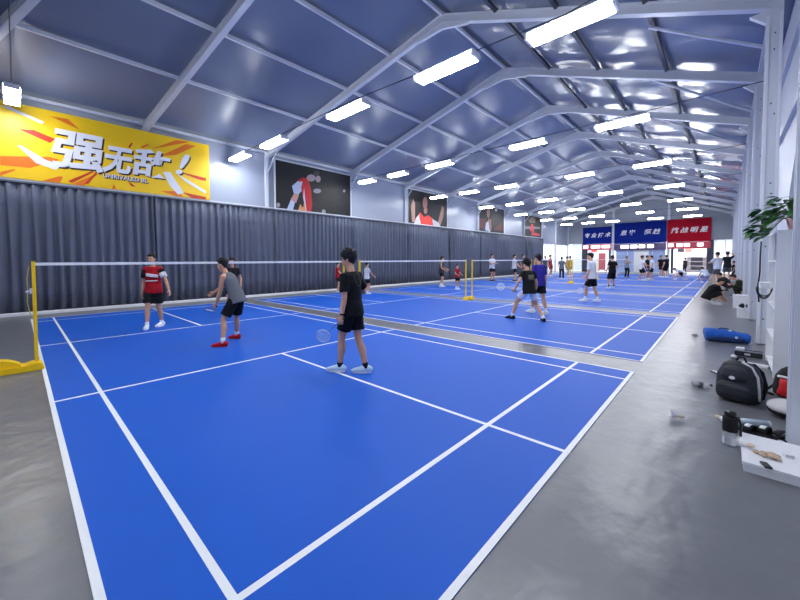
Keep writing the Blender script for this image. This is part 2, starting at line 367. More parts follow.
# far sign boards
def signboard(label, u0, u1, v0, v1, lv, col, low, body, size, chars):
    a = ony(u0, v0, YF - 0.3); b = ony(u1, v1, YF - 0.3)
    t = thing('sign_board', label, 'sign', ((a.x + b.x) / 2, YF - 0.3, 0), group='signs over the far doors')
    hw = (b.x - a.x) / 2; z1 = a.z; z0 = b.z; zl = ony((u0 + u1) / 2, lv, YF - 0.3).z
    obj('panel', box(B(), (-hw, 0, z0), (hw, 0.06, z1)), mat('sign_%d' % col[0], S(*col), 0.85, spec=0.08, bump=0.02), t)
    obj('light_box', box(B(), (-hw, -0.06, zl), (hw, 0.08, z0 - 0.03)), plastic(low), t)
    h = (z0 - zl)
    for f0, f1 in chars:
        obj('lit_panel', box(B(), (-hw + 2 * hw * f0, -0.09, zl + h * 0.28), (-hw + 2 * hw * f1, -0.06, z0 - h * 0.22)), M_sign, t)
    put_text('lettering', body, size, M_line, (0, -0.012, (z0 + z1) / 2), (1, 0, 0), (0, 0, 1), t, shear=0.25, bold=0.014, spacing=1.55)
signboard('navy blue sign board with white characters over the left door', 583, 611.5, 228, 243.5, 250, (22, 40, 128), (196, 70, 96), '专业技术', 0.62, ((0.03, 0.2), (0.3, 0.62), (0.68, 0.95)))
signboard('wide navy blue sign board with spaced white characters over the blue glazing', 614.5, 666, 223.5, 242.5, 250, (22, 40, 128), (70, 52, 104), '思变  超越', 0.66, ((0.14, 0.3), (0.33, 0.47), (0.5, 0.62), (0.66, 0.78)))
signboard('red sign board with white characters over the right door', 667.5, 711, 220, 241, 248.5, (172, 22, 42), (198, 50, 74), '挑战明星', 0.66, ((0.03, 0.16), (0.23, 0.37), (0.4, 0.54), (0.7, 0.84)))

# ------------------------------------------------------------------ left side: curtains, banner, posters
CT = 4.13
names = [(-6.5, -1.62, 'left of the yellow banner'), (-1.5, 3.4, 'under the left half of the yellow banner'), (3.5, 8.4, 'under the right end of the yellow banner'), (8.5, 13.4, 'under the nearest dark poster'),
         (13.5, 18.4, 'between the first and second posters'), (18.5, 23.4, 'under the second poster'), (23.5, 28.4, 'between the second and third posters'), (28.5, 33.4, 'under the third poster'),
         (33.5, 38.4, 'between the third and fourth posters'), (38.5, 43.4, 'under the farthest poster')]
for k, (y0, y1, lab) in enumerate(names):
    rng = random.Random(100 + k); t = thing('curtain', 'charcoal pleated curtain hanging ' + lab, 'curtain', (-7.93, y0, 0), group='charcoal curtains along the left wall')
    bm = B(); n = 260; ph = 0.0; cols = []
    for i in range(n + 1):
        y = (y1 - y0 + 0.045) * i / n
        ph += (2 * PI / n) * (y1 - y0) / (0.27 + 0.09 * noise.noise(Vector((y * 0.8, k * 7.0, 0))))
        a = 0.05 + 0.025 * noise.noise(Vector((y * 1.1, k * 3.1, 5)))
        col = []
        for j in range(7):
            z = 0.10 + (CT - 0.12) * j / 6; q = 0.75 + 0.3 * (1 - j / 6)
            x = a * q * (math.sin(ph) + 0.25 * math.sin(2 * ph + 0.6)) + 0.012 * noise.noise(Vector((y * 2, z * 0.7, k)))
            col.append(bm.verts.new((x, y + 0.02 * math.sin(ph * 0.5 + z), z)))
        cols.append(col)
    for A, C in zip(cols, cols[1:]):
        for j in range(6): bm.faces.new((A[j], C[j], C[j + 1], A[j + 1]))
    top = bmesh.ops.extrude_face_region(bm, geom=bm.faces[:])
    for v in [g for g in top['geom'] if isinstance(g, bmesh.types.BMVert)]: v.co.x -= 0.008
    obj('drape', bm, M_curtain, t, True)
    obj('hem', box(B(), (-0.05, 0.0, CT - 0.03), (0.05, y1 - y0 + 0.05, CT + 0.02)), mat('curtain_tape', S(96, 102, 120), 0.6, bump=0.05), t)
struct('trim_4', box(B(), (-8.07, -6.5, CT + 0.03), (-7.95, 43.4, CT + 0.09)), M_aluw, 'pale rail above the curtains', 'trim')
struct('baseboard_left', box(B(), (-7.88, -6.5, 0.0), (-7.76, 43.4, 0.11), bev=0.02), M_white, 'white kerb along the foot of the curtains', 'baseboard')

# the yellow banner (board, sunburst rays, lettering)
M_by = mat('banner_yellow', S(252, 206, 8), 0.45, bump=0.02)
M_bo = mat('banner_orange', S(240, 120, 18), 0.45, bump=0.02)
M_br = mat('banner_red', S(206, 52, 24), 0.45, bump=0.02)
M_bw = mat('banner_white', (0.84, 0.85, 0.9), 0.45, bump=0.02)
M_bk = mat('banner_shadow', S(52, 34, 30), 0.5, bump=0.02)
ban = thing('banner', 'bright yellow sunburst banner with big white characters above the curtain', 'banner', (-7.92, 0, 0))
BY0, BY1, BZ0, BZ1 = -1.2, 5.5, 4.22, 6.5
obj('sheet', box(B(), (-0.03, BY0, BZ0), (0, BY1, BZ1)), M_by, ban)
def bq(u, v):
    p = onx(u, v, -7.92); return (min(max(p.y, BY0 + 0.01), BY1 - 0.01), min(max(p.z, BZ0 + 0.01), BZ1 - 0.01))
FRB = ((0.001, 0, 0), (0, 1, 0), (0, 0, 1))
def art(name, polys, m, off, parent, frame=FRB, th=0.004):
    o = (frame[0][0] + off, frame[0][1], frame[0][2])
    for p in polys: r = obj(name, prism(B(), p, (o, frame[1], frame[2]), th), m, parent)
    return r
def pxp(*q): return [bq(u, v) for u, v in q]
art('red_ray', [pxp((18, 129), (34, 130), (55, 139), (50, 143)), pxp((176, 171), (200, 180), (206, 181), (206, 178)), pxp((182, 192), (192, 199), (206, 199.5), (206, 197)), pxp((68, 181), (72, 183), (94, 172), (92, 171)), pxp((84, 184), (88, 184), (99, 171), (97, 171)), pxp((128, 147), (131, 143), (133, 143), (130, 148)), pxp((131, 186), (136, 187), (128, 181))], M_br, 0.001, ban)
art('orange_ray', [pxp((50, 116), (68, 119), (80, 130)), pxp((0, 172), (0, 176), (16, 170), (14, 169)), pxp((0, 156), (0, 165), (30, 168), (60, 160), (50, 157)), pxp((42, 184), (60, 186), (63, 177), (60, 176)), pxp((72, 188), (84, 189), (98, 174), (96, 174)), pxp((152, 149), (190, 142), (176, 140)), pxp((160, 156), (176, 155), (196, 146), (186, 144)), pxp((140, 147), (147, 144), (150, 145), (143, 148)), pxp((160, 191), (176, 197), (184, 198), (176, 191)), pxp((56, 166), (64, 168), (70, 164), (62, 163)), pxp((12, 181), (20, 182), (15, 178)), pxp((112, 190), (116, 190.5), (114, 184))], M_bo, 0.0005, ban)
art('white_swash', [pxp((17, 145), (22, 146), (46, 160), (62, 165), (56, 170), (36, 163)), pxp((163, 172), (170, 172), (184, 193), (178, 194.5), (170, 186)), pxp((176, 173), (206, 191), (206, 194), (186, 182)), pxp((0, 105.5), (8, 106), (44, 122), (42, 124))], M_bw, 0.003, ban)
# the big characters
def glyph(nm, ch, box4, shear, bold):
    me = text_mesh(ch, 1.0, shear=shear, extrude=0.004, bold=bold); xs = [v.co.x for v in me.vertices]; ys = [v.co.y for v in me.vertices]
    (u0, v0), (u1, v1) = box4; a0 = bq(u0, v0); a1 = bq(u1, v1); x0, x1, y0, y1 = min(xs), max(xs), min(ys), max(ys); r = []
    for n2, off, dy, dz2, m_ in ((nm, 0.012, 0, 0, M_bw), ('dark_edge', 0.004, 0.05, -0.05, M_bk)):
        m2 = me.copy(); m2.materials.clear(); m2.materials.append(m_); m2.name = n2
        for v in m2.vertices: v.co = (off + v.co.z * 0.6, a0[0] + dy + (a1[0] - a0[0]) * (v.co.x - x0) / (x1 - x0), a1[1] + dz2 + (a0[1] - a1[1]) * (v.co.y - y0) / (y1 - y0))
        o = bpy.data.objects.new(n2, m2); COL.objects.link(o); o.parent = ban if not r else r[0]; r.append(o)
glyph('brush_character', '强', ((50, 127), (104, 174)), 0.12, 0.028)
glyph('brush_character', '无', ((101, 144), (133, 176)), 0.2, 0.034)
glyph('brush_character', '敌', ((132, 146), (171, 180)), 0.12, 0.028)
glyph('exclamation_mark', '!', ((175, 152), (190, 176)), 0.35, 0.02)
c1 = onx(126, 178.5, -7.92)
put_text('small_lettering', 'UNRIVALED BL', 0.20, M_bk, (0.008, c1.y + 0.02, c1.z - 0.02), (0, 0.996, -0.0), (0, 0, 1), ban, bold=0.012)
put_text('small_lettering', 'UNRIVALED BL', 0.20, M_bw, (0.016, c1.y, c1.z), (0, 0.996, -0.0), (0, 0, 1), ban, bold=0.002)

# athlete posters: flat prints on boards
M_pk = mat('poster_black', S(12, 12, 17), 0.6, bump=0.02)
def poster(label, u, v, Y0, Y1, layers):
    t = thing('poster', label, 'poster', (-8.06, 0, 0), group='athlete posters on the left wall')
    obj('board', box(B(), (-0.04, Y0, 4.22), (0, Y1, 6.56)), M_pk, t)
    fr = B(); box(fr, (-0.05, Y0 - 0.06, 4.2), (0.02, Y0, 6.6)); box(fr, (-0.05, Y1, 4.2), (0.02, Y1 + 0.06, 6.6)); box(fr, (-0.05, Y0, 6.56), (0.02, Y1, 6.62)); obj('frame', fr, M_aluw, t)
    for i, (nm, col, polys) in enumerate(layers):
        pp = []
        for poly in polys:
            q = []
            for a, b in poly:
                p = onx(a, b, -8.06); q.append((min(max(p.y, Y0 + 0.01), Y1 - 0.01), min(max(p.z, 4.23), 6.55)))
            pp.append(q)
        art(nm, pp, mat('print_%d_%d_%d' % col, S(*col), 0.6, bump=0.01), 0.001 + 0.002 * i, t, th=0.0015)
sk = (198, 132, 104)
def disc(u, v, a, b, n=12): return [(u + a * math.cos(2 * PI * k / n), v + b * math.sin(2 * PI * k / n)) for k in range(n)]
poster('wide dark poster of a bowed player in a red vest, nearest along the wall', 0, 0, 8.62, 13.4, [
    ('white_sleeve', (190, 202, 226), [[(292, 186), (298, 181), (303, 180), (304, 188), (298, 195), (294, 194)], [(287, 212), (292, 197), (296, 198), (293, 212)]]),
    ('bare_arm', (206, 150, 138), [[(291, 200), (294, 193), (299, 195), (296, 203)]]),
    ('red_vest', (206, 28, 34), [[(303, 179), (308, 177), (311, 190), (312, 205), (311, 213), (306, 213), (303, 198), (301, 188)], [(298, 180), (304, 177), (304, 181), (299, 182)]]),
    ('white_trim', (226, 214, 222), [[(304, 188), (305.2, 200), (306.5, 212), (305.5, 212), (303, 197)]]),
    ('bowed_head', (176, 156, 158), [disc(311, 178, 4.5, 3.6), disc(318, 179, 2.6, 3.4)]),
    ('dark_hair', (70, 62, 66), [disc(316.5, 173.5, 3, 2.4)]),
    ('orange_flame', (228, 156, 104), [[(298, 212), (300, 204), (303, 208), (304, 202), (306, 213)]]),
    ('spotlight', (150, 150, 156), [disc(317, 191, 4, 2.4), disc(344, 191, 1.2, 1.4), disc(323.5, 212, 2, 2.6), disc(278, 205, 2, 2.4)])])
poster('dark poster of a player in a red jersey raising one arm, second along the wall', 0, 0, 18.62, 23.36, [
    ('raised_arm', (188, 140, 124), [[(412, 222), (411, 206), (413, 199), (415, 203), (415, 222)], [(437, 226), (440, 214), (442, 206), (444, 208), (443, 218), (440, 227)]]),
    ('white_sleeve', (206, 208, 214), [[(414, 224), (416, 218), (420, 213), (422, 224)], [(431, 218), (439, 223), (440, 227), (430, 226)]]),
    ('red_jersey', (226, 66, 52), [[(420, 212), (424, 217), (428, 215), (432, 218), (433, 226), (421, 225), (419, 216)]]),
    ('face', (176, 124, 116), [disc(425, 203, 2.4, 6), disc(425.5, 210, 1.8, 4)])])
poster('dark poster of a player in a white jersey, third along the wall', 0, 0, 28.4, 33.3, [
    ('red_wash', (96, 36, 40), [[(478.5, 222), (480, 218), (486, 219), (487, 229), (479, 228)], [(495, 228), (502, 222), (502.5, 231), (494, 230)]]),
    ('white_jersey', (206, 214, 226), [[(485, 230), (486, 223), (489, 220), (491, 228), (490, 232)]]),
    ('face', (172, 112, 104), [disc(488.3, 213, 1.7, 5), [(488, 218), (491, 220), (491.5, 230), (489.5, 230)]]),
    ('spotlight', (186, 188, 196), [disc(496, 210, 1.2, 1.6)])])
poster('dark poster of a figure in red mist, farthest along the wall', 0, 0, 38.35, 43.2, [
    ('grey_mist', (120, 122, 132), [[(524.5, 226), (540, 227), (540, 229), (524.5, 229)]]),
    ('red_figure', (196, 60, 74), [[(530, 231), (531, 224), (533, 224), (534, 232)], [(532, 232), (540, 234), (540, 236), (531, 235)]]),
    ('raised_hands', (140, 120, 104), [[(528, 220), (532, 217), (536, 218), (535, 223), (530, 223)]])])

# ------------------------------------------------------------------ courts
PITCH_Y = 6.8
L_ = 0.045
ordinal = ['first', 'second', 'third', 'fourth', 'fifth', 'sixth', 'seventh']
clabel = ['nearest blue badminton court, under the boy in black holding a racket', 'second blue badminton court, beyond the nearest grey gap strip', 'third blue badminton court from the camera', 'fourth blue badminton court from the camera', 'fifth blue badminton court from the camera', 'sixth blue badminton court from the camera', 'farthest blue badminton court, before the far doors']
def court_parts():
    bm = B(); box(bm, (-6.717, -0.0, 0.0), (6.717, 6.1, 0.006))
    o = obj('court_mat', bm, M_court)
    ln = B(); z0, z1 = 0.0061, 0.0075
    def lx(y, x0, x1): box(ln, (x0, y - L_ / 2, z0), (x1, y + L_ / 2, z1))
    def ly(x, y0, y1, wd=L_): box(ln, (x - wd / 2, y0, z0 + 0.0002), (x + wd / 2, y1, z1 + 0.0002))
    for y in (0.022, 0.48, 5.62, 6.078): lx(y, -6.72, 6.72)
    for x in (-6.695, -5.96, -1.98, 1.98, 5.96, 6.695): ly(x, 0, 6.1)
    z0 += 0.0004; z1 += 0.0004
    lx(3.05, -6.72, -1.98); lx(3.05, 1.98, 6.72)
    obj('court_lines', ln, M_line, o)
    return o
c0 = court_parts()
for k in range(7):
    o = c0 if k == 0 else dup(c0)
    o.location = (0, PITCH_Y * k, 0); tag(o, clabel[k], 'court', 'blue badminton courts')

# net posts with weighted bases, and nets
def make_post():
    t = thing('net_post', 'x', 'net post')
    bm = B(); box(bm, (-0.022, -0.022, 0.05), (0.022, 0.022, 1.66), bev=0.004); obj('pole', bm, M_yellow, t)
    bm = B()
    prism(bm, [(-1.05, 0.0), (0.08, 0.0), (0.08, 0.06), (0.04, 0.12), (-0.06, 0.12), (-0.12, 0.085), (-1.05, 0.075)], ((-0.14, 0, 0), (0, 1, 0), (0, 0, 1)), 0.26)
    bmesh.ops.bevel(bm, geom=bm.edges[:], offset=0.01, segments=2, affect='EDGES'); obj('base', bm, M_yellow, t)
    bm = B(); prism(bm, [(-1.0 + 0.42 * (1 - math.cos(PI * k / 14)), 0.07 + 0.16 * math.sin(PI * k / 14)) for k in range(15)], ((-0.10, 0, 0), (0, 1, 0), (0, 0, 1)), 0.18)
    bmesh.ops.bevel(bm, geom=[e for e in bm.edges if e.calc_face_angle(0) > 1.0], offset=0.04, segments=3, affect='EDGES'); obj('weight', bm, M_yellow, t)
    bm = B(); box(bm, (-0.03, -0.05, 1.18), (0.03, -0.02, 1.26)); tube(bm, [(0, -0.055, 1.22), (0, -0.09, 1.20)], [0.018, 0.018], n=10); obj('winch', bm, M_aluw, t)
    bm = B(); tube(bm, [(0, -0.05, 1.6), (0, -0.075, 1.4), (0.0, -0.07, 1.22), (0.01, -0.08, 1.05), (0.01, -0.05, 0.85)], [0.006] * 5, n=6); obj('cord', bm, plastic((206, 176, 40)), t)
    bm = B(); box(bm, (-0.025, -0.025, 1.66), (0.025, 0.025, 1.68)); obj('cap', bm, plastic((206, 160, 20)), t)
    return t
def make_post_short():
    t = thing('net_post', 'x', 'net post')
    bm = B(); box(bm, (-0.022, -0.022, 0.05), (0.022, 0.022, 1.66), bev=0.004); obj('pole', bm, M_yellow, t)
    bm = B(); box(bm, (-0.12, -0.185, 0), (0.12, 0.05, 0.05), bev=0.008); obj('base', bm, M_yellow, t)
    bm = B(); tube(bm, [(-0.11, -0.085, 0.05), (0.11, -0.085, 0.05)], [0.098, 0.098], n=24); obj('weight', bm, M_yellow, t)
    for v in t.children[-1].data.vertices: v.co.z = max(v.co.z, 0.03)
    bm = B(); box(bm, (-0.025, -0.025, 1.66), (0.025, 0.025, 1.68)); obj('cap', bm, plastic((206, 160, 20)), t)
    return t
def make_net():
    t = thing('badminton_net', 'x', 'net')
    bm = B(); box(bm, (-0.006, 0.0, 1.61), (0.006, 6.14, 1.655)); obj('tape', bm, M_line, t)
    bm = B(); th = 0.0011
    for i in range(72): y = 0.05 + 6.05 * i / 71; box(bm, (-th, y - th, 0.90), (th, y + th, 1.61))
    for j in range(9): z = 0.90 + 0.71 * j / 9; box(bm, (-th, 0.0, z - th), (th, 6.14, z + th))
    obj('mesh', bm, plastic((60, 56, 60)), t)
    return t
p0 = make_post(); p0.location = (0, -0.05, 0); tag(p0, 'yellow net post with long weighted base at the left edge', 'net post', 'yellow net posts')
ps = make_post_short(); n0 = make_net()
first = True
for k in range(7):
    y = PITCH_Y * k
    n = n0 if k == 0 else dup(n0)
    ya = y - 0.05 - (0.4 if k > 1 else 0); yb = y + (6.15 if k == 0 else 5.85)
    n.location = (0, ya + 0.022, 0); n.scale = (1, (yb - ya - 0.044) / 6.14, 1)
    tag(n, ['white taped net of the nearest court, before the man in red', 'white taped net of the second court, ending at the paired yellow posts', 'white taped net of the third court, starting at the paired yellow posts', 'white taped net of the fourth court', 'white taped net of the fifth court', 'white taped net of the sixth court', 'white taped net of the farthest court'][k], 'net', 'badminton nets')
    for side in (0, 1):
        if k == 0 and side == 0: continue
        q = ps if first else dup(ps); first = False
        q.location = (0, ya if side == 0 else yb, 0); q.rotation_euler = (0, 0, 0 if side == 0 else PI)
        tag(q, 'yellow net post at the %s end of the %s net' % (['near', 'far'][side], ordinal[k]), 'net post', 'yellow net posts')

# ------------------------------------------------------------------ lamps
ROWS = [(-0.2, [(-7.4, -5.9), (-0.9, 0.6), (2.3, 3.8), (4.9, 6.3)]),
        (6.45, [(-7.85, -6.35), (-5.05, -3.5), (-0.95, 0.65), (2.37, 3.92), (4.95, 6.35)]),
        (13.25, [(-7.06, -5.87), (-4.85, -3.64), (-2.43, -1.02), (1.56, 2.92), (4.45, 5.95)])]
for k in range(2, 7): ROWS.append((6.45 + 6.8 * k, [(-7.15, -5.9), (-4.85, -3.5), (-2.4, -1.0), (1.5, 2.88), (4.42, 5.88)]))
def make_lamp(ln):
    t = thing('ceiling_lamp', 'x', 'lamp')
    obj('housing', box(B(), (-ln / 2 - 0.05, -0.15, 0.03), (ln / 2 + 0.05, 0.15, 0.07), bev=0.006), M_white, t)
    obj('diffuser', box(B(), (-ln / 2, -0.165, -0.06), (ln / 2, 0.165, 0.03)), M_glow, t)
    for s in (-1, 1):
        obj('end_cap', box(B(), (s * (ln / 2 + 0.03) - 0.03, -0.16, -0.055), (s * (ln / 2 + 0.03) + 0.03, 0.16, 0.03)), M_white, t)
        obj('bracket', bar(B(), (s * ln * 0.4, 0, 0.07), (s * ln * 0.4, 0, 0.17), 0.03, 0.012), M_aluw, t)
    return t
rn = ['behind the camera', 'nearest', 'second', 'third', 'fourth', 'fifth', 'sixth', 'farthest']
pn = ['by the curtain wall', 'second from the curtain wall', 'in the middle', 'second from the right wall', 'by the right wall']
proto = make_lamp(1.4); used = False
for k, (y, xs) in enumerate(ROWS):
    for i, (a, b) in enumerate(xs):
        if k == 1: z = 6.05 - 0.06 * i * (i > 0) - 0.12 * (i == 4)
        else: z = 6.3 if k == 0 else 5.98
        if used: t = dup(proto)
        else: t = proto; used = True
        t.location = ((a + b) / 2, y, z); t.scale = ((b - a) / 1.52, 1, 1)
        tag(t, 'white linear lamp %s, %s row' % ((pn if k else pn[:1] + pn[2:])[i], rn[k]), 'lamp', 'linear lamps hung in rows')
    wz = 6.16 if k else 6.47
    tag(obj('suspension_cable', tube(B(), [(-7.97, y, wz + .05), (-6.5, y, wz), (0, y, wz - 0.02), (5.6, y, wz - (0.3 if k == 1 else 0)), (8.3, y, wz + .05)], [0.012] * 5, n=6), M_steel), 'thin cable carrying the %s row of lamps' % rn[k], 'cable', 'cables carrying the lamps')

# ------------------------------------------------------------------ cabinet, plant and things along the right side
t = thing('cabinet', 'tall white open shelving cabinet by the right wall with a plant on top', 'cabinet', (8.14, 7.1, 0))
bm = B(); box(bm, (0, 0, 0), (0.33, 0.025, 2.06)); obj('side_panel', bm, M_white, t)
bm = B(); box(bm, (0, 1.225, 0), (0.33, 1.25, 2.06)); obj('side_panel', bm, M_white, t)
bm = B(); box(bm, (0.315, 0.025, 0), (0.33, 1.225, 2.06)); obj('back_panel', bm, M_white, t)
bm = B(); box(bm, (0, 0.025, 2.03), (0.315, 1.225, 2.06)); obj('top', bm, M_white, t)
for z in (0.06, 0.50, 0.95, 1.62): obj('shelf', box(B(), (0.005, 0.025, z), (0.315, 1.225, z + 0.025)), M_white, t)
for y in (0.42, 0.82): obj('divider', box(B(), (0.01, y, 1.645), (0.315, y + 0.02, 2.03)), M_white, t)
t = thing('junction_box', 'white cable box with a black cable coil hanging on the cabinet front', 'box', (8.02, 7.55, 1.22))
obj('casing', box(B(), (0, 0, 0), (0.124, 0.34, 0.09), bev=0.01), M_white, t)
for k in range(3):
    q = 0.05 * k
    obj('cable_loop', tube(B(), [(0.045 + 0.08 * math.cos(PI * j / 12), 0.02 + q, 0.02 - (0.13 + 0.025 * k) * math.sin(PI * j / 12)) for j in range(13)], [0.008] * 13, n=8), M_blackp, t, True)
tag(obj('power_cable', tube(B(), [(8.055, 8.36, 1.95), (8.05, 8.36, 1.7), (8.05, 8.34, 1.45), (8.03, 8.30, 1.2), (8.05, 8.36, 0.95)], [0.011] * 5, n=8), M_blackp, None, True), 'black cable hanging down the column behind the cabinet', 'cable')

# plant
t = thing('potted_plant', 'leafy green plant in a pink pot on top of the white cabinet', 'plant', (8.33, 7.24, 2.06))
obj('pot', tube(B(), [(0, 0, 0), (0, 0, 0.02), (0, 0, 0.14), (0, 0, 0.16)], [0.075, 0.08, 0.10, 0.10], n=20), plastic((226, 176, 178)), t, True)
obj('soil', tube(B(), [(0, 0, 0.155), (0, 0, 0.167)], [0.09, 0.088], n=16), plastic((60, 44, 34), 0.9), t)
M_leaf = mat('plant_leaf', S(38, 104, 34), 0.42, bump=0.06, bscale=25, vary=0.35, vscale=9)
M_stem = mat('plant_stem', S(70, 110, 44), 0.6, bump=0.05)
rng = random.Random(5); stems = B(); lv = B()
def leaf(bm, o, d, up, ln, wd):
    d = d.normalized(); s = d.cross(up)
    if s.length < 1e-3: s = Vector((1, 0, 0))
    s.normalize(); n = s.cross(d); prof = [(0, .12), (.18, .62), (.4, 1), (.65, .82), (.85, .42), (1, .02)]
    rows = []
    for f, w_ in prof:
        c = o + d * (ln * f) - Vector((0, 0, 1)) * (ln * 0.28 * f * f)
        rows.append([bm.verts.new(c + s * (wd * w_ * q) + n * (abs(q) * wd * 0.3 * w_)) for q in (-1, -.5, 0, .5, 1)])
    for A, C in zip(rows, rows[1:]):
        for i in range(4): bm.faces.new((A[i], A[i + 1], C[i + 1], C[i]))
targets = []
for k in range(46):
    a = rng.uniform(0, 2 * PI); el = rng.uniform(-0.25, 1.1); rr = rng.uniform(0.16, 0.34)
    targets.append(Vector((math.cos(a) * rr * math.cos(el) * (0.55 if math.cos(a) > 0 else 1.2), math.sin(a) * rr * math.cos(el), 0.18 + math.sin(el) * rr)))
for q in ((-0.30, 0.1, 0.16), (-0.36, -0.05, 0.06), (-0.32, 0.2, -0.02), (-0.38, 0.1, -0.04), (-0.28, -0.1, -0.06), (-0.34, 0.0, 0.3), (-0.2, 0.0, 0.34), (-0.30, 0.0, -0.08), (-0.26, 0.1, -0.02), (-0.38, 0.05, 0.02), (-0.25, 0.0, 0.22), (-0.24, 0.15, 0.05), (-0.3, 0.3, 0.1)): targets.append(Vector(q))
for tg in targets:
    if tg.x > 0.02: tg.x = 0.02
    mid = Vector((tg.x * 0.45, tg.y * 0.45, max(0.17, tg.z * 0.7 + 0.14)))
    tube(stems, [(tg.x * 0.1, tg.y * 0.1, 0.15), mid, tg], [0.005, 0.004, 0.003], n=6)
    out = Vector((tg.x, tg.y, 0.02)).normalized()
    for j in range(3):
        dd = (Matrix.Rotation(rng.uniform(-1.0, 1.0), 3, 'Z') @ out) + Vector((0, 0, rng.uniform(-0.5, 0.4)))
        leaf(lv, tg, dd, Vector((0, 0, 1)), rng.uniform(0.13, 0.19), rng.uniform(0.042, 0.060))
obj('stem', stems, M_stem, t, True)
for v in lv.verts:
    v.co.x = min(v.co.x, 0.08)
    if v.co.x > -0.22 and v.co.z < 0.02: v.co.z = 0.02
o = obj('leaves', lv, M_leaf, t, True)
sm = o.modifiers.new('thickness', 'SOLIDIFY'); sm.thickness = 0.0015

# white platform and the things on it
t = thing('bench_platform', 'low white platform on the floor at the lower right edge', 'platform', (7.77, 3.72, 0))
obj('top_board', box(B(), (0, 0, 0.055), (0.62, 0.66, 0.08), bev=0.004), M_white, t)
obj('body', box(B(), (0.008, 0.008, 0.0), (0.612, 0.652, 0.056)), mat('white_laminate', (0.74, 0.76, 0.82), 0.5, bump=0.02), t)
M_feather = mat('white_feather', (0.86, 0.87, 0.9), 0.7, bump=0.1)
M_cork = mat('cork', S(224, 204, 176), 0.7, bump=0.2, bscale=80)
def shuttle(label, loc, tilt, rz, group='loose shuttlecocks'):
    o = thing('shuttlecock', label, 'shuttlecock', loc, rz, group); o.scale = (1.3, 1.3, 1.3); o.rotation_euler = (0, tilt, rz)
    obj('cork', tube(B(), [(0, 0, 0.0), (0, 0, 0.012), (0, 0, 0.026)], [0.009, 0.013, 0.0135], n=14, round_ends=(True, False)), M_cork, o, True)
    bm = B()
    for i in range(16):
        a0 = 2 * PI * i / 16; a1 = a0 + 0.52
        q = [bm.verts.new((r * math.cos(a), r * math.sin(a), z)) for r, z, a in ((0.012, 0.025, a0), (0.012, 0.025, a1), (0.024, 0.055, a1), (0.033, 0.086, (a0 + a1) / 2 + 0.12), (0.024, 0.055, a0))]
        bm.faces.new(q)
    f = obj('feathers', bm, M_feather, o); k = f.modifiers.new('thickness', 'SOLIDIFY'); k.thickness = 0.0012
    return o
M_tan = mat('tan_cloth', S(204, 178, 152), 0.85, bump=0.5, bscale=60, vary=0.4, vscale=18)
bm = B(); g = random.Random(3)
for k in range(14): ball(bm, (g.uniform(-0.07, 0.07), g.uniform(-0.035, 0.035), 0.014 + g.uniform(0, 0.012)), (g.uniform(.014, .03), g.uniform(.012, .022), g.uniform(.010, .016)), 6)
p = onz(768, 457, 0.08); o = solid('crumpled_cloth', bm, M_tan, 0.006, None, (p.x, p.y, 0.078), 1, 0.006, 40)
tag(o, 'crumpled tan cloth lying on the white platform', 'cloth')
p = onz(766, 466, 0.08); t = thing('key_fob', 'small black key fob at the front of the white platform', 'key fob', (p.x, p.y, 0.08), 0.3)
obj('shell', box(B(), (-0.022, -0.045, 0), (0.022, 0.045, 0.014), bev=0.005), M_blackp, t); obj('ring', tube(B(), [(0.012 * math.cos(2 * PI * k / 12), 0.055 + 0.012 * math.sin(2 * PI * k / 12), 0.006) for k in range(13)], [0.002] * 13, n=6), M_alu, t)
p = onz(753, 450, 0.08); shuttle('white shuttlecock lying on the platform beside the tan cloth', (p.x, p.y, 0.112), R(96), 2.4)
p = onz(788, 457, 0.08); t = thing('earphone_case', 'small white case on the platform near the post', 'case', (p.x, p.y, 0.08), 0.4)
obj('case_body', box(B(), (-0.028, -0.022, 0), (0.028, 0.022, 0.014), bev=0.006), M_white, t); obj('lid', box(B(), (-0.028, -0.022, 0.015), (0.028, 0.022, 0.026), bev=0.006), M_white, t)

# sandals behind the platform
def sandal(label, u, v, rz, z=0.0, stripe=True, grp='black slide sandals'):
    p = onz(u, v, z); t = thing('slide_sandal', label, 'sandal', (p.x, p.y, z), rz, grp)
    bm = B(); out = [(0.045 * math.cos(a) * (1 + 0.12 * math.sin(a)), 0.13 * math.sin(a)) for a in [2 * PI * k / 24 for k in range(24)]]
    prism(bm, out, ((0, 0, 0), (1, 0, 0), (0, 1, 0)), 0.028); obj('sole', bm, M_blackp, t)
    bm = B(); n = 12; rows = []
    for k in range(n + 1):
        a = PI * k / n; rows.append([bm.verts.new((0.052 * math.cos(a), y, 0.02 + 0.06 * math.sin(a) * h)) for y, h in ((-0.01, 1.1), (0.04, 1.0), (0.085, 0.75))])
    for A, C in zip(rows, rows[1:]):
        for i in range(2): bm.faces.new((A[i], A[i + 1], C[i + 1], C[i]))
    o = obj('strap', bm, M_black, t, True); k = o.modifiers.new('thickness', 'SOLIDIFY'); k.thickness = 0.006
    if stripe:
        bm = B(); rows = []
        for k in range(3, 10):
            a = PI * k / n; rows.append([bm.verts.new((0.0535 * math.cos(a), y, 0.0215 + 0.0615 * math.sin(a) * h)) for y, h in ((0.008, 1.06), (0.05, 0.97))])
        for A, C in zip(rows, rows[1:]): bm.faces.new((A[0], A[1], C[1], C[0]))
        o = obj('white_stripe', bm, M_white, t, True); k = o.modifiers.new('thickness', 'SOLIDIFY'); k.thickness = 0.004
    return t
sandal('black slide sandal with a white stripe, nearer the tumbler bottle', 753, 434, R(58))
sandal('black slide sandal with a white stripe, nearer the broad post', 768, 436, R(62))
sandal('plain black slide sandal standing right beside the broad post', 786, 441, R(20), 0, False)

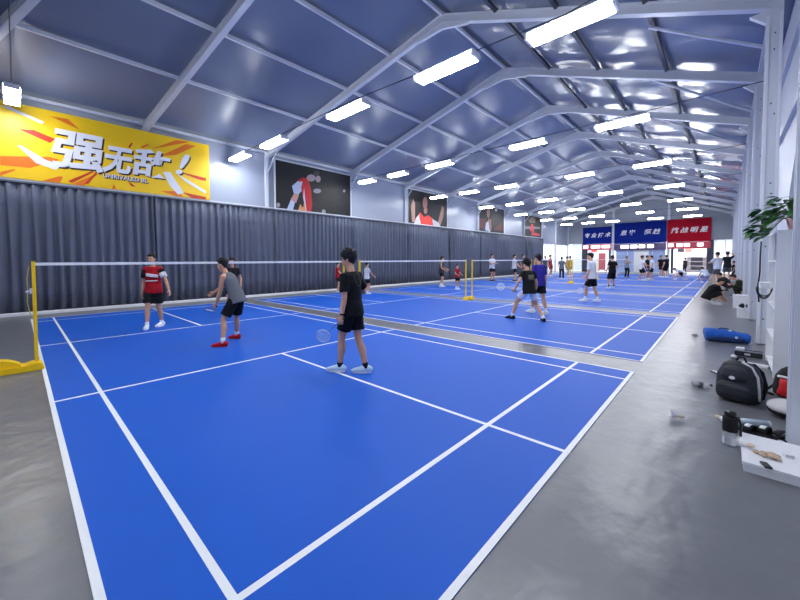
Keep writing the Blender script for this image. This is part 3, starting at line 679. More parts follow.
# tumbler, tube, shuttles, bottle
p = onz(729.5, 445); t = thing('tumbler_bottle', 'tall clear drinking bottle with a black top beside the platform', 'bottle', (p.x, p.y, 0))
obj('clear_body', tube(B(), [(0, 0, 0.0), (0, 0, 0.006), (0, 0, 0.07), (0, 0, 0.135)], [0.046, 0.05, 0.05, 0.05], n=24), mat('clear_plastic', (0.80, 0.86, 0.92), 0.08, trans=0.75), t, True)
obj('sleeve', tube(B(), [(0, 0, 0.13), (0, 0, 0.15), (0, 0, 0.25), (0, 0, 0.265)], [0.0505, 0.052, 0.051, 0.042], n=24), M_black, t, True)
obj('lid', tube(B(), [(0, 0, 0.262), (0, 0, 0.30), (0, 0, 0.31)], [0.040, 0.040, 0.032], n=24), M_blackp, t, True)
obj('carry_loop', tube(B(), [(0.055, 0, 0.04), (0.068, 0, 0.10), (0.068, 0, 0.2), (0.05, 0, 0.27)], [0.009] * 4, n=8), M_blackp, t, True)
a = onz(738, 421, 0.035); b = onz(767, 424, 0.035); d = (b - a)
t = thing('shuttlecock_tube', 'silver shuttlecock tube lying on the floor behind the sandals', 'tube', (a.x, a.y, 0.034), math.atan2(d.y, d.x))
obj('tube_body', tube(B(), [(0, 0, 0), (d.length, 0, 0)], [0.034, 0.034], n=24), plastic((176, 190, 206), 0.25), t, True)
obj('cap', tube(B(), [(d.length, 0, 0), (d.length + 0.02, 0, 0)], [0.0335, 0.033], n=24), plastic((206, 210, 216)), t)
p = onz(683, 420); shuttle('white shuttlecock lying alone on the grey floor left of the tumbler bottle', (p.x, p.y, 0.034), R(82), R(190))
p = onz(716, 419); shuttle('white shuttlecock lying at the end of the silver tube', (p.x, p.y, 0.034), R(96), R(-30))
p = onz(731, 359); shuttle('white shuttlecock lying beside the white box lid', (p.x, p.y, 0.034), R(94), R(70))
p = onz(692, 336); shuttle('white shuttlecock lying left of the blue racket bag', (p.x, p.y, 0.034), R(90), R(50))
p = onz(692, 386); q = onz(712, 388); d = q - p
t = thing('water_bottle', 'clear water bottle lying on the floor left of the backpack', 'bottle', (p.x, p.y, 0.034), math.atan2(d.y, d.x))
L = d.length
obj('bottle_body', tube(B(), [(0, 0, 0), (0.006, 0, 0), (L * .55, 0, 0), (L * .8, 0, 0), (L * .88, 0, 0)], [0.026, 0.033, 0.033, 0.03, 0.014], n=18), mat('clear_bottle', (0.85, 0.88, 0.92), 0.1, trans=0.6), t, True)
obj('label', tube(B(), [(L * .30, 0, 0), (L * .52, 0, 0)], [0.0338, 0.0338], n=18), plastic((92, 96, 112)), t, True)
obj('cap', tube(B(), [(L * .88, 0, 0), (L, 0, 0)], [0.015, 0.015], n=14), plastic((48, 52, 64)), t)

# bags
def bag_solid(name, shapes, m, voxel, parent, disp=0.006, ds=12): 
    bm = B()
    for s in shapes: s(bm)
    return solid(name, bm, m, voxel, parent, None, 4, disp, ds)
M_bp = mat('backpack_fabric', S(38, 42, 50), 0.6, bump=0.35, bscale=70, spec=0.4)
p = onz(737, 402); t = thing('backpack', 'black backpack standing on the floor by the red and black bag', 'backpack', (p.x, p.y + 0.05, 0), R(-22)); t.scale = (1.22, 1.22, 1.36)
rb = lambda lo, hi, bev: (lambda bm: box(bm, lo, hi, 0, bev))
bag_solid('main_body', [lambda bm: tube(bm, [(0, 0.02, 0.012), (0, 0.02, 0.10), (0, 0.03, 0.22), (0, 0.045, 0.30), (0, 0.055, 0.335)], [(0.155, 0.10), (0.17, 0.115), (0.16, 0.105), (0.13, 0.085), (0.08, 0.05)], ref=(1, 0, 0), n=20)], M_bp, 0.01, t)
bag_solid('front_pocket', [lambda bm: tube(bm, [(0, -0.07, 0.03), (0, -0.085, 0.08), (0, -0.085, 0.13), (0, -0.07, 0.17)], [(0.12, 0.04), (0.13, 0.05), (0.125, 0.045), (0.10, 0.03)], ref=(1, 0, 0), n=18)], M_bp, 0.008, t)
bag_solid('upper_pocket', [lambda bm: tube(bm, [(0, -0.055, 0.19), (0, -0.065, 0.22), (0, -0.05, 0.27), (0, -0.03, 0.30)], [(0.09, 0.035), (0.10, 0.04), (0.095, 0.04), (0.06, 0.025)], ref=(1, 0, 0), n=18)], M_bp, 0.008, t)
obj('logo_badge', tube(B(), [(0, -0.104, 0.215), (0, -0.112, 0.215)], [(0.022, 0.014)] * 2, ref=(1, 0, 0), n=16), M_white, t)
obj('piping', tube(B(), [(0.165, -0.02, 0.05), (0.158, -0.02, 0.15), (0.145, -0.01, 0.24), (0.10, 0.0, 0.31), (0.03, 0.0, 0.345)], [0.010] * 5, n=8), plastic((190, 194, 200)), t, True)
for s in (-1, 1): obj('shoulder_strap', tube(B(), [(s * 0.06, 0.11, 0.32), (s * 0.10, 0.17, 0.25), (s * 0.13, 0.17, 0.13), (s * 0.12, 0.12, 0.04)], [(0.028, 0.008)] * 4, ref=(1, 0, 0), n=8), M_black, t, True)
obj('top_handle', tube(B(), [(-0.04, 0.06, 0.33), (-0.02, 0.065, 0.37), (0.02, 0.065, 0.37), (0.04, 0.06, 0.33)], [0.009] * 4, n=8), M_black, t, True)
p = onz(724, 375); t = thing('racket_cover', 'white flat racket cover lying behind the black backpack', 'racket cover', (p.x, p.y, 0.0), R(-38))
bm = B(); prism(bm, [(-0.16, -0.02), (0.0, -0.07), (0.16, -0.09), (0.22, 0.0), (0.16, 0.09), (0.0, 0.06)], ((0, 0, 0.0), (1, 0, 0), (0, 1, 0)), 0.03); bmesh.ops.bevel(bm, geom=bm.edges[:], offset=0.008, segments=2, affect='EDGES')
obj('cover', bm, M_white, t); obj('edge_band', bar(B(), (-0.16, -0.03, 0.010), (0.0, -0.08, 0.010), 0.012, 0.012), M_blackp, t)
bm = B(); ball(bm, (0, 0, 0.05), (0.075, 0.06, 0.052), 10); p = onz(760, 401)
t = thing('pouch', 'small grey pouch between the backpack and the red bag', 'pouch', (p.x, p.y + 0.05, 0))
solid('pouch_body', bm, plastic((128, 132, 142), 0.6), 0.008, t, None, 2, 0.006, 20)
obj('zip', tube(B(), [(-0.05, -0.02, 0.09), (0, -0.025, 0.103), (0.05, -0.02, 0.09)], [0.004] * 3, n=6), M_blackp, t)
p = onz(781, 399); t = thing('sports_bag', 'black bag with a red side standing against the white cabinet', 'bag', (8.25, 6.2, 0), R(-38)); t.scale = (1.1, 1.1, 1.25)
bag_solid('bag_body', [lambda bm: tube(bm, [(0, 0, 0.012), (0, 0, 0.08), (0, 0.01, 0.18), (0, 0.015, 0.26), (0, 0.02, 0.30)], [(0.16, 0.11), (0.17, 0.12), (0.155, 0.11), (0.11, 0.08), (0.05, 0.04)], ref=(1, 0, 0), n=20)], M_black, 0.01, t)
M_red = mat('red_fabric', S(206, 24, 30), 0.55, bump=0.2, bscale=60)
bag_solid('red_panel', [lambda bm: tube(bm, [(0.02, -0.095, 0.02), (0.03, -0.105, 0.08), (-0.0, -0.10, 0.15), (-0.05, -0.085, 0.175)], [(0.10, 0.03), (0.10, 0.035), (0.06, 0.03), (0.02, 0.015)], ref=(1, 0, 0), n=14)], M_red, 0.008, t, 0.003)
obj('white_stripe', tube(B(), [(-0.07, -0.098, 0.20), (-0.02, -0.104, 0.205), (0.03, -0.100, 0.205)], [(0.012, 0.008)] * 3, ref=(0, 0, 1), n=8), M_white, t, True)
obj('badge', tube(B(), [(0.105, -0.10, 0.14), (0.107, -0.112, 0.14)], [0.02, 0.02], n=14), M_white, t)
obj('carry_strap', tube(B(), [(-0.15, 0.0, 0.10), (-0.20, -0.04, 0.03), (-0.18, -0.10, 0.015), (-0.08, -0.14, 0.02)], [0.012] * 4, n=8), M_black, t, True)
t = thing('round_bag', 'rounded pale grey cushion bag with a black underside beside the broad post', 'bag', (8.15, 5.42, 0))
obj('shell', ball(B(), (0, 0, 0.095), (0.16, 0.19, 0.075), 16), plastic((206, 203, 204), 0.6), t, True)
obj('underside', ball(B(), (0, 0, 0.058), (0.157, 0.186, 0.057), 14), M_black, t, True)
# blue racket bag
p0_ = onz(704, 341); p1_ = onz(750, 345); d = p1_ - p0_
t = thing('racket_bag', 'long blue racket bag lying on the floor before the shelving', 'racket bag', (p0_.x, p0_.y + 0.14, 0), math.atan2(d.y, d.x))
L = d.length
M_blue = mat('blue_bag_fabric', S(22, 92, 190), 0.45, bump=0.25, bscale=45, spec=0.5)
bag_solid('bag_body', [lambda bm: tube(bm, [(0, 0, 0.13), (0.02, 0, 0.132), (L * .35, 0, 0.132), (L * .6, 0, 0.125), (L * .7, 0, 0.11), (L * .95, 0, 0.10), (L, 0, 0.10)], [(0.11, 0.11), (0.13, 0.128), (0.135, 0.13), (0.13, 0.122), (0.125, 0.106), (0.11, 0.098), (0.08, 0.07)], ref=(0, 1, 0), n=18)], M_blue, 0.009, t, 0.008, 14)
bag_solid('dark_side', [lambda bm: tube(bm, [(0.03, -0.105, 0.06), (L * .4, -0.115, 0.06), (L * .85, -0.105, 0.06)], [(0.05, 0.035), (0.06, 0.04), (0.05, 0.03)], ref=(0, 0, 1), n=14)], mat('dark_blue_fabric', S(16, 42, 92), 0.5, bump=0.25, bscale=50), 0.009, t, 0.005, 20)
obj('white_mark', box(B(), (L * .52, -0.08, 0.225), (L * .58, 0.0, 0.25), bev=0.003), M_white, t)
obj('white_mark', box(B(), (L * .64, -0.15, 0.10), (L * .69, -0.12, 0.14), bev=0.003), M_white, t)
obj('carry_handle', tube(B(), [(L * .3, -0.03, 0.25), (L * .36, -0.04, 0.275), (L * .5, -0.04, 0.27), (L * .56, -0.03, 0.24)], [0.010] * 4, n=8), mat('navy_webbing', S(14, 28, 60), 0.6, bump=0.2), t, True)
# dark case with white top piece
t = thing('equipment_case', 'low dark case with a pale bar in front of the cabinet', 'case', (7.93, 8.5, 0), R(-4))
obj('case_body', box(B(), (-0.14, -0.12, 0), (0.19, 0.10, 0.09), bev=0.014), M_bp, t)
obj('pale_bar', box(B(), (-0.145, -0.125, 0.085), (0.195, -0.105, 0.10)), plastic((150, 156, 170)), t)
obj('white_pad', box(B(), (-0.13, -0.06, 0.09), (-0.02, 0.07, 0.13), bev=0.012), M_white, t)
obj('latch', box(B(), (-0.02, -0.128, 0.03), (0.05, -0.12, 0.06)), M_alu, t)
t = thing('box_lid', 'flat white box lid lying on the floor before the dark case', 'box lid', (7.98, 7.78, 0), R(-10))
obj('board', box(B(), (-0.17, -0.09, 0), (0.17, 0.09, 0.02), bev=0.003), M_white, t); obj('rim', box(B(), (-0.17, -0.095, 0.0), (0.17, -0.088, 0.035)), M_white, t)
# white boxes farther on
t = thing('white_crate', 'low white box with dark shoes on it by the second column', 'box', (7.9, 13.9, 0))
obj('box_body', box(B(), (0, 0, 0), (0.44, 0.5, 0.24), bev=0.01), M_white, t); obj('lid', box(B(), (-0.012, -0.012, 0.24), (0.452, 0.512, 0.28), bev=0.008), M_white, t)
t = thing('white_crate', 'tall white box in front of the squatting person in dark green', 'box', (7.84, 16.6, 0))
obj('box_body', box(B(), (0, 0, 0), (0.42, 0.45, 0.40), bev=0.01), M_white, t); obj('lid', box(B(), (-0.012, -0.012, 0.40), (0.432, 0.462, 0.44), bev=0.008), M_white, t)
def sports_shoe(label, loc, rz, c):
    t = thing('sports_shoe', label, 'shoe', loc, rz, 'dark shoes on the low white box')
    bm = B(); tube(bm, [(0, -0.12, 0.05), (0, -0.07, 0.065), (0, 0.0, 0.055), (0, 0.08, 0.042), (0, 0.14, 0.032)], [(0.035, 0.05), (0.042, 0.064), (0.042, 0.05), (0.046, 0.036), (0.03, 0.022)], ref=(1, 0, 0), n=14, round_ends=(True, True))
    obj('upper', bm, cloth(c), t, True); bm = B(); prism(bm, [(0.047 * math.cos(a), 0.145 * math.sin(a) + 0.01) for a in [2 * PI * k / 20 for k in range(20)]], ((0, 0, 0), (1, 0, 0), (0, 1, 0)), 0.022); obj('sole', bm, M_blackp, t)
sports_shoe('dark shoe on the low white box, nearest the aisle', (7.99, 14.15, 0.28), 0.2, (40, 40, 46)); sports_shoe('dark shoe in the middle of the low white box', (8.12, 14.2, 0.28), 0.15, (60, 58, 62)); sports_shoe('dark shoe on the low white box, nearest the wall', (8.25, 14.15, 0.28), 0.1, (34, 32, 34))

# ------------------------------------------------------------------ rackets and people
def racket(label, grip, axis, normal, col=(230, 232, 236), s=1.0):
    a = Vector(axis).normalized(); n = Vector(normal); n = (n - a * n.dot(a)).normalized(); b = n.cross(a)
    t = thing('badminton_racket', label, 'racket', grip, 0, 'badminton rackets')
    V = lambda x, y: a * (x * s) + b * (y * s)
    obj('grip', tube(B(), [V(-0.07, 0), V(0.11, 0)], [0.013, 0.012], n=10), plastic((40, 40, 46)), t, True)
    obj('shaft', tube(B(), [V(0.11, 0), V(0.36, 0)], [0.0045, 0.0045], n=8), plastic((60, 62, 70)), t, True)
    c0_, ra_, rb_ = 0.49, 0.128, 0.10
    ring = [V(c0_ - ra_ * math.cos(2 * PI * k / 28), rb_ * math.sin(2 * PI * k / 28)) for k in range(29)]
    obj('hoop', tube(B(), ring, [0.0075] * 29, ref=n, n=8), plastic(col), t, True)
    bm = B()
    for i in range(-5, 6):
        y = i * rb_ / 6; h = ra_ * math.sqrt(1 - (y / rb_) ** 2); bar(bm, V(c0_ - h, y), V(c0_ + h, y), 0.002, 0.002, n)
    for i in range(-6, 7):
        x = i * ra_ / 7; h = rb_ * math.sqrt(1 - (x / ra_) ** 2); bar(bm, V(c0_ + x, -h), V(c0_ + x, h), 0.002, 0.002, n)
    obj('strings', bm, M_line, t)
    return t

def ik(a, c, l1, l2, hint):
    """the middle joint between a and c for two bones, bending towards hint; c is pulled in when out of reach"""
    d = c - a; D = d.length
    if D > (l1 + l2) * 0.995: c = a + d * ((l1 + l2) * 0.995 / D); d = c - a; D = d.length
    D = max(D, abs(l1 - l2) + 1e-3); x = (l1 * l1 - l2 * l2 + D * D) / (2 * D); h = math.sqrt(max(0, l1 * l1 - x * x))
    e = d.normalized(); q = hint - e * hint.dot(e)
    if q.length < 1e-4: q = e.orthogonal()
    return a + e * x + q.normalized() * h, c

def person(label, O, face, H=1.75, drop=0.0, lean=0.0, twist=0.0, slide=(0, 0), feet=None, hands=(None, None), head=(0, 0),
           top=(30, 30, 34), sleeve=0.55, shorts=(24, 24, 28), leg=0.72, shoe=(230, 232, 236), sole=(240, 240, 242), sock=None, hair='short', vox=0.014,
           skin=None, grip=(None, None), curl=(0.55, 0.55), knee=(None, None), longsleeve=False, extra=None, elbow=(None, None), group=None, hairlong=False, name='person'):
    O = Vector((O[0], O[1], 0.008 if abs(O[0]) < 6.75 else 0.0)); s = H / 1.75; F = Vector((-math.sin(R(face)), math.cos(R(face)), 0)); RT = Vector((F.y, -F.x, 0)); U = Vector((0, 0, 1))
    Lc = lambda x, y, z: (RT * x + F * y + U * z) * s                     # local metres of a 1.75 m person, relative to O
    tl = lambda w_: w_ - O
    hip = Lc(slide[0], slide[1], 0.93 - drop)
    pts = [hip]; ang = R(lean)
    def sdir(k): q = ang * (0.55 + 0.55 * k); return F * math.sin(q) + U * math.cos(q)
    seg = [0.10, 0.12, 0.13, 0.10, 0.07]; dirs = [sdir(k / 4) for k in range(5)]
    for k in range(5): pts.append(pts[-1] + dirs[k] * (seg[k] * s))
    tw = Matrix.Rotation(R(twist), 3, 'Z'); SR = (tw @ RT)
    D0, D1 = dirs[0], dirs[-1]
    FW1 = SR.cross(D1) * -1; FW1 = D1.cross(SR) * -1 if False else SR.cross(D1).normalized() * -1
    if FW1.dot(F) < 0: FW1 = -FW1
    low = hip - D0 * (0.09 * s)
    sh = [pts[4] - D1 * (0.015 * s) + SR * (q * 0.165 * s) for q in (-1, 1)]
    hy, hp = head; hd = Matrix.Rotation(R(hy), 3, 'Z')
    hU = (U * math.cos(R(hp)) + (hd @ F) * math.sin(R(hp))); hF = ((hd @ F) * math.cos(R(hp)) - U * math.sin(R(hp))); hR = hF.cross(hU)
    neck = pts[5]; hc = neck + D1 * (0.036 * s) + hU * (0.125 * s) + hF * (0.018 * s)
    # limbs
    if feet is None: feet = ((-0.11, 0.0, 0, 0), (0.11, 0.0, 0, 0))
    ank, kn, fdir = [], [], []
    for i, f in enumerate(feet):
        q = -1 if i == 0 else 1
        if len(f) == 3 and isinstance(f[0], Vector): p = tl(f[0]) + U * (0.085 * s + f[2]); yaw = f[1]
        else: p = Lc(f[0], f[1], 0.085 + f[2]); yaw = f[3]
        fd = Matrix.Rotation(R(yaw), 3, 'Z') @ F; hj = hip + RT * (q * 0.085 * s) - D0 * (0.02 * s)
        k_, p = ik(hj, p, 0.43 * s, 0.42 * s, (knee[i] and Lc(*knee[i])) or (fd * 1.0 + F * 0.6 + RT * q * 0.12)); ank.append(p); kn.append(k_); fdir.append(fd)
    wr, el = [], []
    for i, h in enumerate(hands):
        q = -1 if i == 0 else 1
        if h is None: tgt = Lc(q * 0.27 + slide[0], slide[1] + 0.05 + math.sin(ang) * 0.35, 0.86 - drop)
        elif isinstance(h, Vector): tgt = tl(h)
        else: tgt = Lc(*h)
        e_, w_ = ik(sh[i], tgt, 0.285 * s, 0.25 * s, (Lc(*elbow[i]) if elbow[i] else (-F * 1.0 + RT * q * 0.45 - U * 0.3))); el.append(e_); wr.append(w_)
    # ---- body
    bm = B(); ts = lambda *r: [tuple(x * s for x in q) if isinstance(q, tuple) else q * s for q in r]
    sp = [low, hip] + pts[1:5] + [pts[5] - D1 * 0.02 * s]
    tube(bm, sp, ts((.12, .085), (.148, .10), (.128, .088), (.135, .095), (.155, .105), (.145, .085), (.07, .06)), ref=RT, n=16)
    tube(bm, [pts[4], pts[5], hc - hU * 0.03 * s], ts(.065, .054, .05), n=12)
    hz = ((-.122, .022, .026, .052), (-.105, .042, .044, .044), (-.07, .058, .068, .026), (-.02, .069, .086, .010), (.03, .074, .094, .002), (.075, .067, .086, -.004), (.105, .045, .058, -.006), (.12, .018, .024, -.006))
    tube(bm, [hc + hU * (a * s) + hF * (d * s) for a, b, c, d in hz], [(b * s, c * s) for a, b, c, d in hz], ref=hR, n=16)
    tube(bm, [hc + hF * (.088 * s) + hU * (.022 * s), hc + hF * (.104 * s) - hU * (.012 * s), hc + hF * (.112 * s) - hU * (.03 * s), hc + hF * (.09 * s) - hU * (.036 * s)], ts(.009, .012, .016, .012), n=8)
    for q in (-1, 1): tube(bm, [hc + hR * (q * .070 * s) + hU * (.028 * s) - hF * .01 * s, hc + hR * (q * .080 * s) + hU * (.0 * s) - hF * .012 * s, hc + hR * (q * .073 * s) - hU * (.03 * s) - hF * .004 * s], ts((.018, .010), (.022, .011), (.012, .009)), ref=hF, n=8)
    for i in (0, 1):
        q = -1 if i == 0 else 1
        tube(bm, [pts[4] + SR * (q * 0.08 * s) + D1 * .005 * s, sh[i], sh[i].lerp(el[i], .35), el[i].lerp(sh[i], .15), el[i], el[i].lerp(wr[i], .3), el[i].lerp(wr[i], .75), wr[i]], ts(.055, .056, .049, .040, .038, .040, .031, .025), n=12)
        hj = hip + RT * (q * 0.085 * s) - D0 * (0.02 * s); sd = kn[i] - hj; cf = -fdir[i] * .012 * s
        tube(bm, [hj + (hip - hj) * .2, hj.lerp(kn[i], .15), hj.lerp(kn[i], .5), hj.lerp(kn[i], .85), kn[i], kn[i].lerp(ank[i], .15), kn[i].lerp(ank[i], .35) + cf, kn[i].lerp(ank[i], .7) + cf * .4, ank[i], ank[i] - U * .02 * s], ts(.085, .086, .074, .058, .054, .050, .057, .042, .034, .036), n=14)
        tube(bm, [ank[i] - U * .03 * s - fdir[i] * .03 * s, ank[i] - U * .045 * s + fdir[i] * .05 * s, ank[i] - U * .055 * s + fdir[i] * .14 * s], ts((.03, .03), (.036, .026), (.03, .015)), ref=RT, n=10)
        # hand: palm, four fingers of unequal length, thumb from the side of the palm
        d = (wr[i] - el[i]).normalized()
        if grip[i] is not None:
            g = Vector(grip[i]).normalized(); sd_ = g - d * g.dot(d); sd_ = sd_.normalized() if sd_.length > .05 else d.orthogonal(); d = (d + (sd_.cross(d)) * 0).normalized(); crl = 1.25
        else:
            sd_ = (F - d * F.dot(d)); sd_ = sd_.normalized() if sd_.length > .1 else d.orthogonal(); crl = curl[i]
        n_ = d.cross(sd_)
        if n_.dot(-RT * q if grip[i] is None else (hip - wr[i])) < 0: n_ = -n_
        hs = s * 1.0
        tube(bm, [wr[i] - d * .01 * hs, wr[i] + d * .03 * hs, wr[i] + d * .065 * hs, wr[i] + d * .088 * hs], ts((.024, .019), (.036, .017), (.040, .015), (.037, .012)), ref=sd_, n=12)
        for j, (off, ln) in enumerate(((.030, .92), (.0105, 1.0), (-.0105, .94), (-.030, .76))):
            b0 = wr[i] + d * (.080 * hs) + sd_ * (off * hs); dd = d.copy(); fp = [b0]
            for l_, c_ in ((.042, .45), (.026, .75), (.022, .55)):
                dd = (Matrix.Rotation(crl * c_, 3, d.cross(n_).normalized()) @ dd); dd.normalize(); fp.append(fp[-1] + dd * (l_ * ln * hs))
            tube(bm, fp, ts(.0095, .009, .0085, .0075), n=8, round_ends=(False, True))
        b0 = wr[i] + d * .022 * hs + sd_ * .026 * hs; b1 = b0 + (d * .6 + sd_ * .7 + n_ * .35).normalized() * .042 * hs; b2 = b1 + (d * .9 + sd_ * (.15 - .3 * (crl > 1)) + n_ * (.35 + .5 * (crl > 1))).normalized() * .034 * hs
        tube(bm, [b0 - sd_ * .008 * hs, b1, b2], ts(.014, .0115, .0095), n=8, round_ends=(False, True))
    body = solid(name, bm, skin or M_skin, vox, None, O, 3)
    tag(body, label, 'person', group)
    # ---- clothes, hair, shoes as children
    mt = cloth(top)
    bm = B(); dn = hip - D0 * (0.115 * s)
    tube(bm, [dn, hip] + pts[1:4] + [pts[4], pts[4] + D1 * .03 * s, pts[5] - D1 * .012 * s], ts((.198, .150), (.190, .142), (.170, .124), (.166, .122), (.174, .126), (.158, .100), (.115, .08), (.072, .068)), ref=RT, n=20)
    if sleeve:
        for i in (0, 1):
            q = -1 if i == 0 else 1; fr = sleeve
            path = [pts[4] + SR * (q * 0.07 * s), sh[i] + D1 * .004 * s, sh[i].lerp(el[i], min(1, fr) * .5), sh[i].lerp(el[i], min(fr, 1))]; rr = [.068, .072, .068, .071]
            if fr > 1: path = path + [el[i].lerp(wr[i], .4), wr[i] - (wr[i] - el[i]) * .06]; rr = [.066, .068, .06, .052, .048, .04]
            tube(bm, path, ts(*rr), n=14)
    solid('shirt', bm, mt, min(vox, .012), body, None, 2, 0.006 * s, 9)
    bm = B(); tube(bm, [low - D0 * .01 * s, hip - D0 * .03 * s, hip + D0 * .03 * s, hip + D0 * .07 * s], ts((.135, .10), (.165, .118), (.162, .116), (.145, .10)), ref=RT, n=18)
    for i in (0, 1):
        q = -1 if i == 0 else 1; hj = hip + RT * (q * 0.082 * s) - D0 * (0.02 * s)
        if leg <= 1: tube(bm, [hj + D0 * .02 * s, hj.lerp(kn[i], .2), hj.lerp(kn[i], leg * .75), hj.lerp(kn[i], leg)], ts(.095, .102, .101, .104), n=16)
        else: tube(bm, [hj + D0 * .02 * s, hj.lerp(kn[i], .2), hj.lerp(kn[i], .9), kn[i], kn[i].lerp(ank[i], .35), kn[i].lerp(ank[i], .92)], ts(.095, .10, .074, .07, .068, .052), n=16)
    solid('trousers' if leg > 1 else 'shorts', bm, cloth(shorts), min(vox, .012), body, None, 2, 0.005 * s, 10)
    hk = 1.12 if hair == 'messy' else 1.0
    bm = B(); ball(bm, hc + hU * .046 * s - hF * .022 * s, (.085 * hk * s, .100 * hk * s, .095 * hk * s), 12, Matrix((hR, hF, hU)).transposed())
    ball(bm, hc + hU * .090 * s + hF * .040 * s, (.067 * s, .060 * s, .040 * s), 8, Matrix((hR, hF, hU)).transposed())
    rg = random.Random(label)
    ball(bm, hc - hF * .062 * s + hU * .0 * s, (.064 * s, .045 * s, .07 * s), 8, Matrix((hR, hF, hU)).transposed())
    for k in range(46 if hair == 'messy' else 22):
        a = rg.uniform(0, 2 * PI); e = rg.uniform(.1 if hair == 'messy' else .3, 1.4); dv = hR * math.cos(a) * math.cos(e) + hF * math.sin(a) * math.cos(e) + hU * math.sin(e)
        c = hc + hU * .05 * s - hF * .016 * s + dv * .078 * hk * s
        tube(bm, [c, c + (dv + hF * .4) .normalized() * ((.046 if hair == 'messy' else .034) * s)], ts(.022, .006), n=6)
    if hairlong: tube(bm, [hc - hF * .07 * s + hU * .02 * s, hc - hF * .095 * s - hU * .06 * s, hc - hF * .075 * s - hU * .17 * s], ts((.06, .035), (.06, .035), (.03, .02)), ref=hR, n=10)
    solid('hair', bm, M_hair, min(vox, .009), body, None, 1, 0.004, 60)
    for i in (0, 1):
        fd = fdir[i]; a = ank[i] - U * (.085 * s); fr = fd.cross(U)
        bm = B(); tube(bm, [a - fd * .075 * s + U * .055 * s, a - fd * .04 * s + U * .062 * s, a + fd * .02 * s + U * .06 * s, a + fd * .09 * s + U * .045 * s, a + fd * .155 * s + U * .034 * s, a + fd * .195 * s + U * .028 * s], ts((.028, .035), (.041, .052), (.043, .052), (.049, .04), (.046, .032), (.034, .022)), ref=fr, n=14, round_ends=(True, True))
        sh_ = solid('shoe', bm, cloth(shoe), min(vox, .009), body, None, 1)
        bm = B(); prism(bm, [((.047 + .006 * math.sin(t_)) * math.cos(t_) * s, (.143 * math.sin(t_) + .062) * s) for t_ in [2 * PI * k / 20 for k in range(20)]], (a, fr, fd), .026 * s); obj('sole', bm, plastic(sole), sh_)
        if sock:
            bm = B(); up_ = (kn[i] - ank[i]).normalized(); tube(bm, [ank[i] - up_ * .02 * s, ank[i] + up_ * .035 * s, ank[i] + up_ * sock[1] * s], ts(.042, .040, .044), n=14); obj('sock', bm, cloth(sock[0]), body, True)
    if vox <= .0141:
        for q in (-1, 1):
            obj('eye', ball(B(), hc + hF * .087 * s + hR * q * .031 * s + hU * .014 * s, (.012 * s, .007 * s, .0075 * s), 6, Matrix((hR, hF, hU)).transposed()), M_eye, body, True)
            obj('eyebrow', ball(B(), hc + hF * .088 * s + hR * q * .031 * s + hU * .034 * s, (.017 * s, .006 * s, .004 * s), 6, Matrix((hR, hF, hU)).transposed()), M_hair, body, True)
        obj('mouth', ball(B(), hc + hF * .082 * s - hU * .063 * s, (.020 * s, .009 * s, .006 * s), 6, Matrix((hR, hF, hU)).transposed()), M_lip, body, True)
    return dict(o=body, wr=[w_ + O for w_ in wr], el=[e_ + O for e_ in el], sh=[x + O for x in sh], neck=pts[5] + O, hip=hip + O, pts=[x + O for x in pts], F=F, RT=RT, U=U, s=s, kn=[x + O for x in kn], hU=hU, hF=hF, hc=hc + O, D1=D1, ank=[x + O for x in ank])

def hold(pr, i, axis, label, normal=None, col=(230, 232, 236)):
    d = (pr['wr'][i] - pr['el'][i]).normalized()
    return racket(label, pr['wr'][i] + d * 0.07 * pr['s'] + (pr['hip'] - pr['wr'][i]).normalized() * 0.02, axis, normal or CF, col)
def foot_at(u, v, yaw=0, lift=0.0): return (onz(u, v), yaw, lift)
def mid(a, b): return ((a[0].x + b[0].x) / 2, (a[0].y + b[0].y) / 2)
def screen(u, v, dr, du, df=0.0):
    """a direction given as right / up / away for someone looking down the hall"""
    return CR * dr + CU * du + CF * df

# the boy in black, seen from behind
fl, fr_ = foot_at(340, 372, 20), foot_at(366, 373, 25)
O_ = mid(fl, fr_); P_ = Vector((O_[0], O_[1], 0))
b = person('boy in black shirt and shorts seen from behind, holding a racket low', O_, 104, H=1.82, feet=(fl, fr_), hands=(atd(341.5, 316, P_, -0.24), atd(349, 291, P_, 0.32)), head=(12, 6), lean=3,
           top=(22, 22, 26), shorts=(20, 20, 24), leg=0.72, shoe=(196, 222, 240), sole=(236, 240, 246), sock=((22, 22, 26), .06), hair='messy', vox=.008, grip=(CR * -0.7 + CU * -0.45, None), elbow=((0, -1, 0), (0.5, -0.5, -0.6)), sleeve=.72)
hold(b, 0, CR * -0.62 - CU * 0.55 + CF * 0.55, 'pale racket held low by the boy in black in front', CF + CU * .2)
wb = B(); d = (b['wr'][0] - b['el'][0]).normalized(); tube(wb, [b['wr'][0] - d * .035, b['wr'][0] - d * .012], [.032, .031], n=14); obj('wristband', wb, M_black, b['o']).location = -b['o'].location
bm = B()
for q in (-1, 1): tube(bm, [b['pts'][4] - b['F'] * .115 + b['RT'] * q * .10, b['pts'][3] - b['F'] * .128 + b['RT'] * q * .06, b['pts'][3] - b['F'] * .13 + b['RT'] * q * .01 - Vector((0, 0, .05))], [.003] * 3, n=6)
obj('shirt_print', bm, plastic((96, 98, 104)), b['o']).location = -b['o'].location

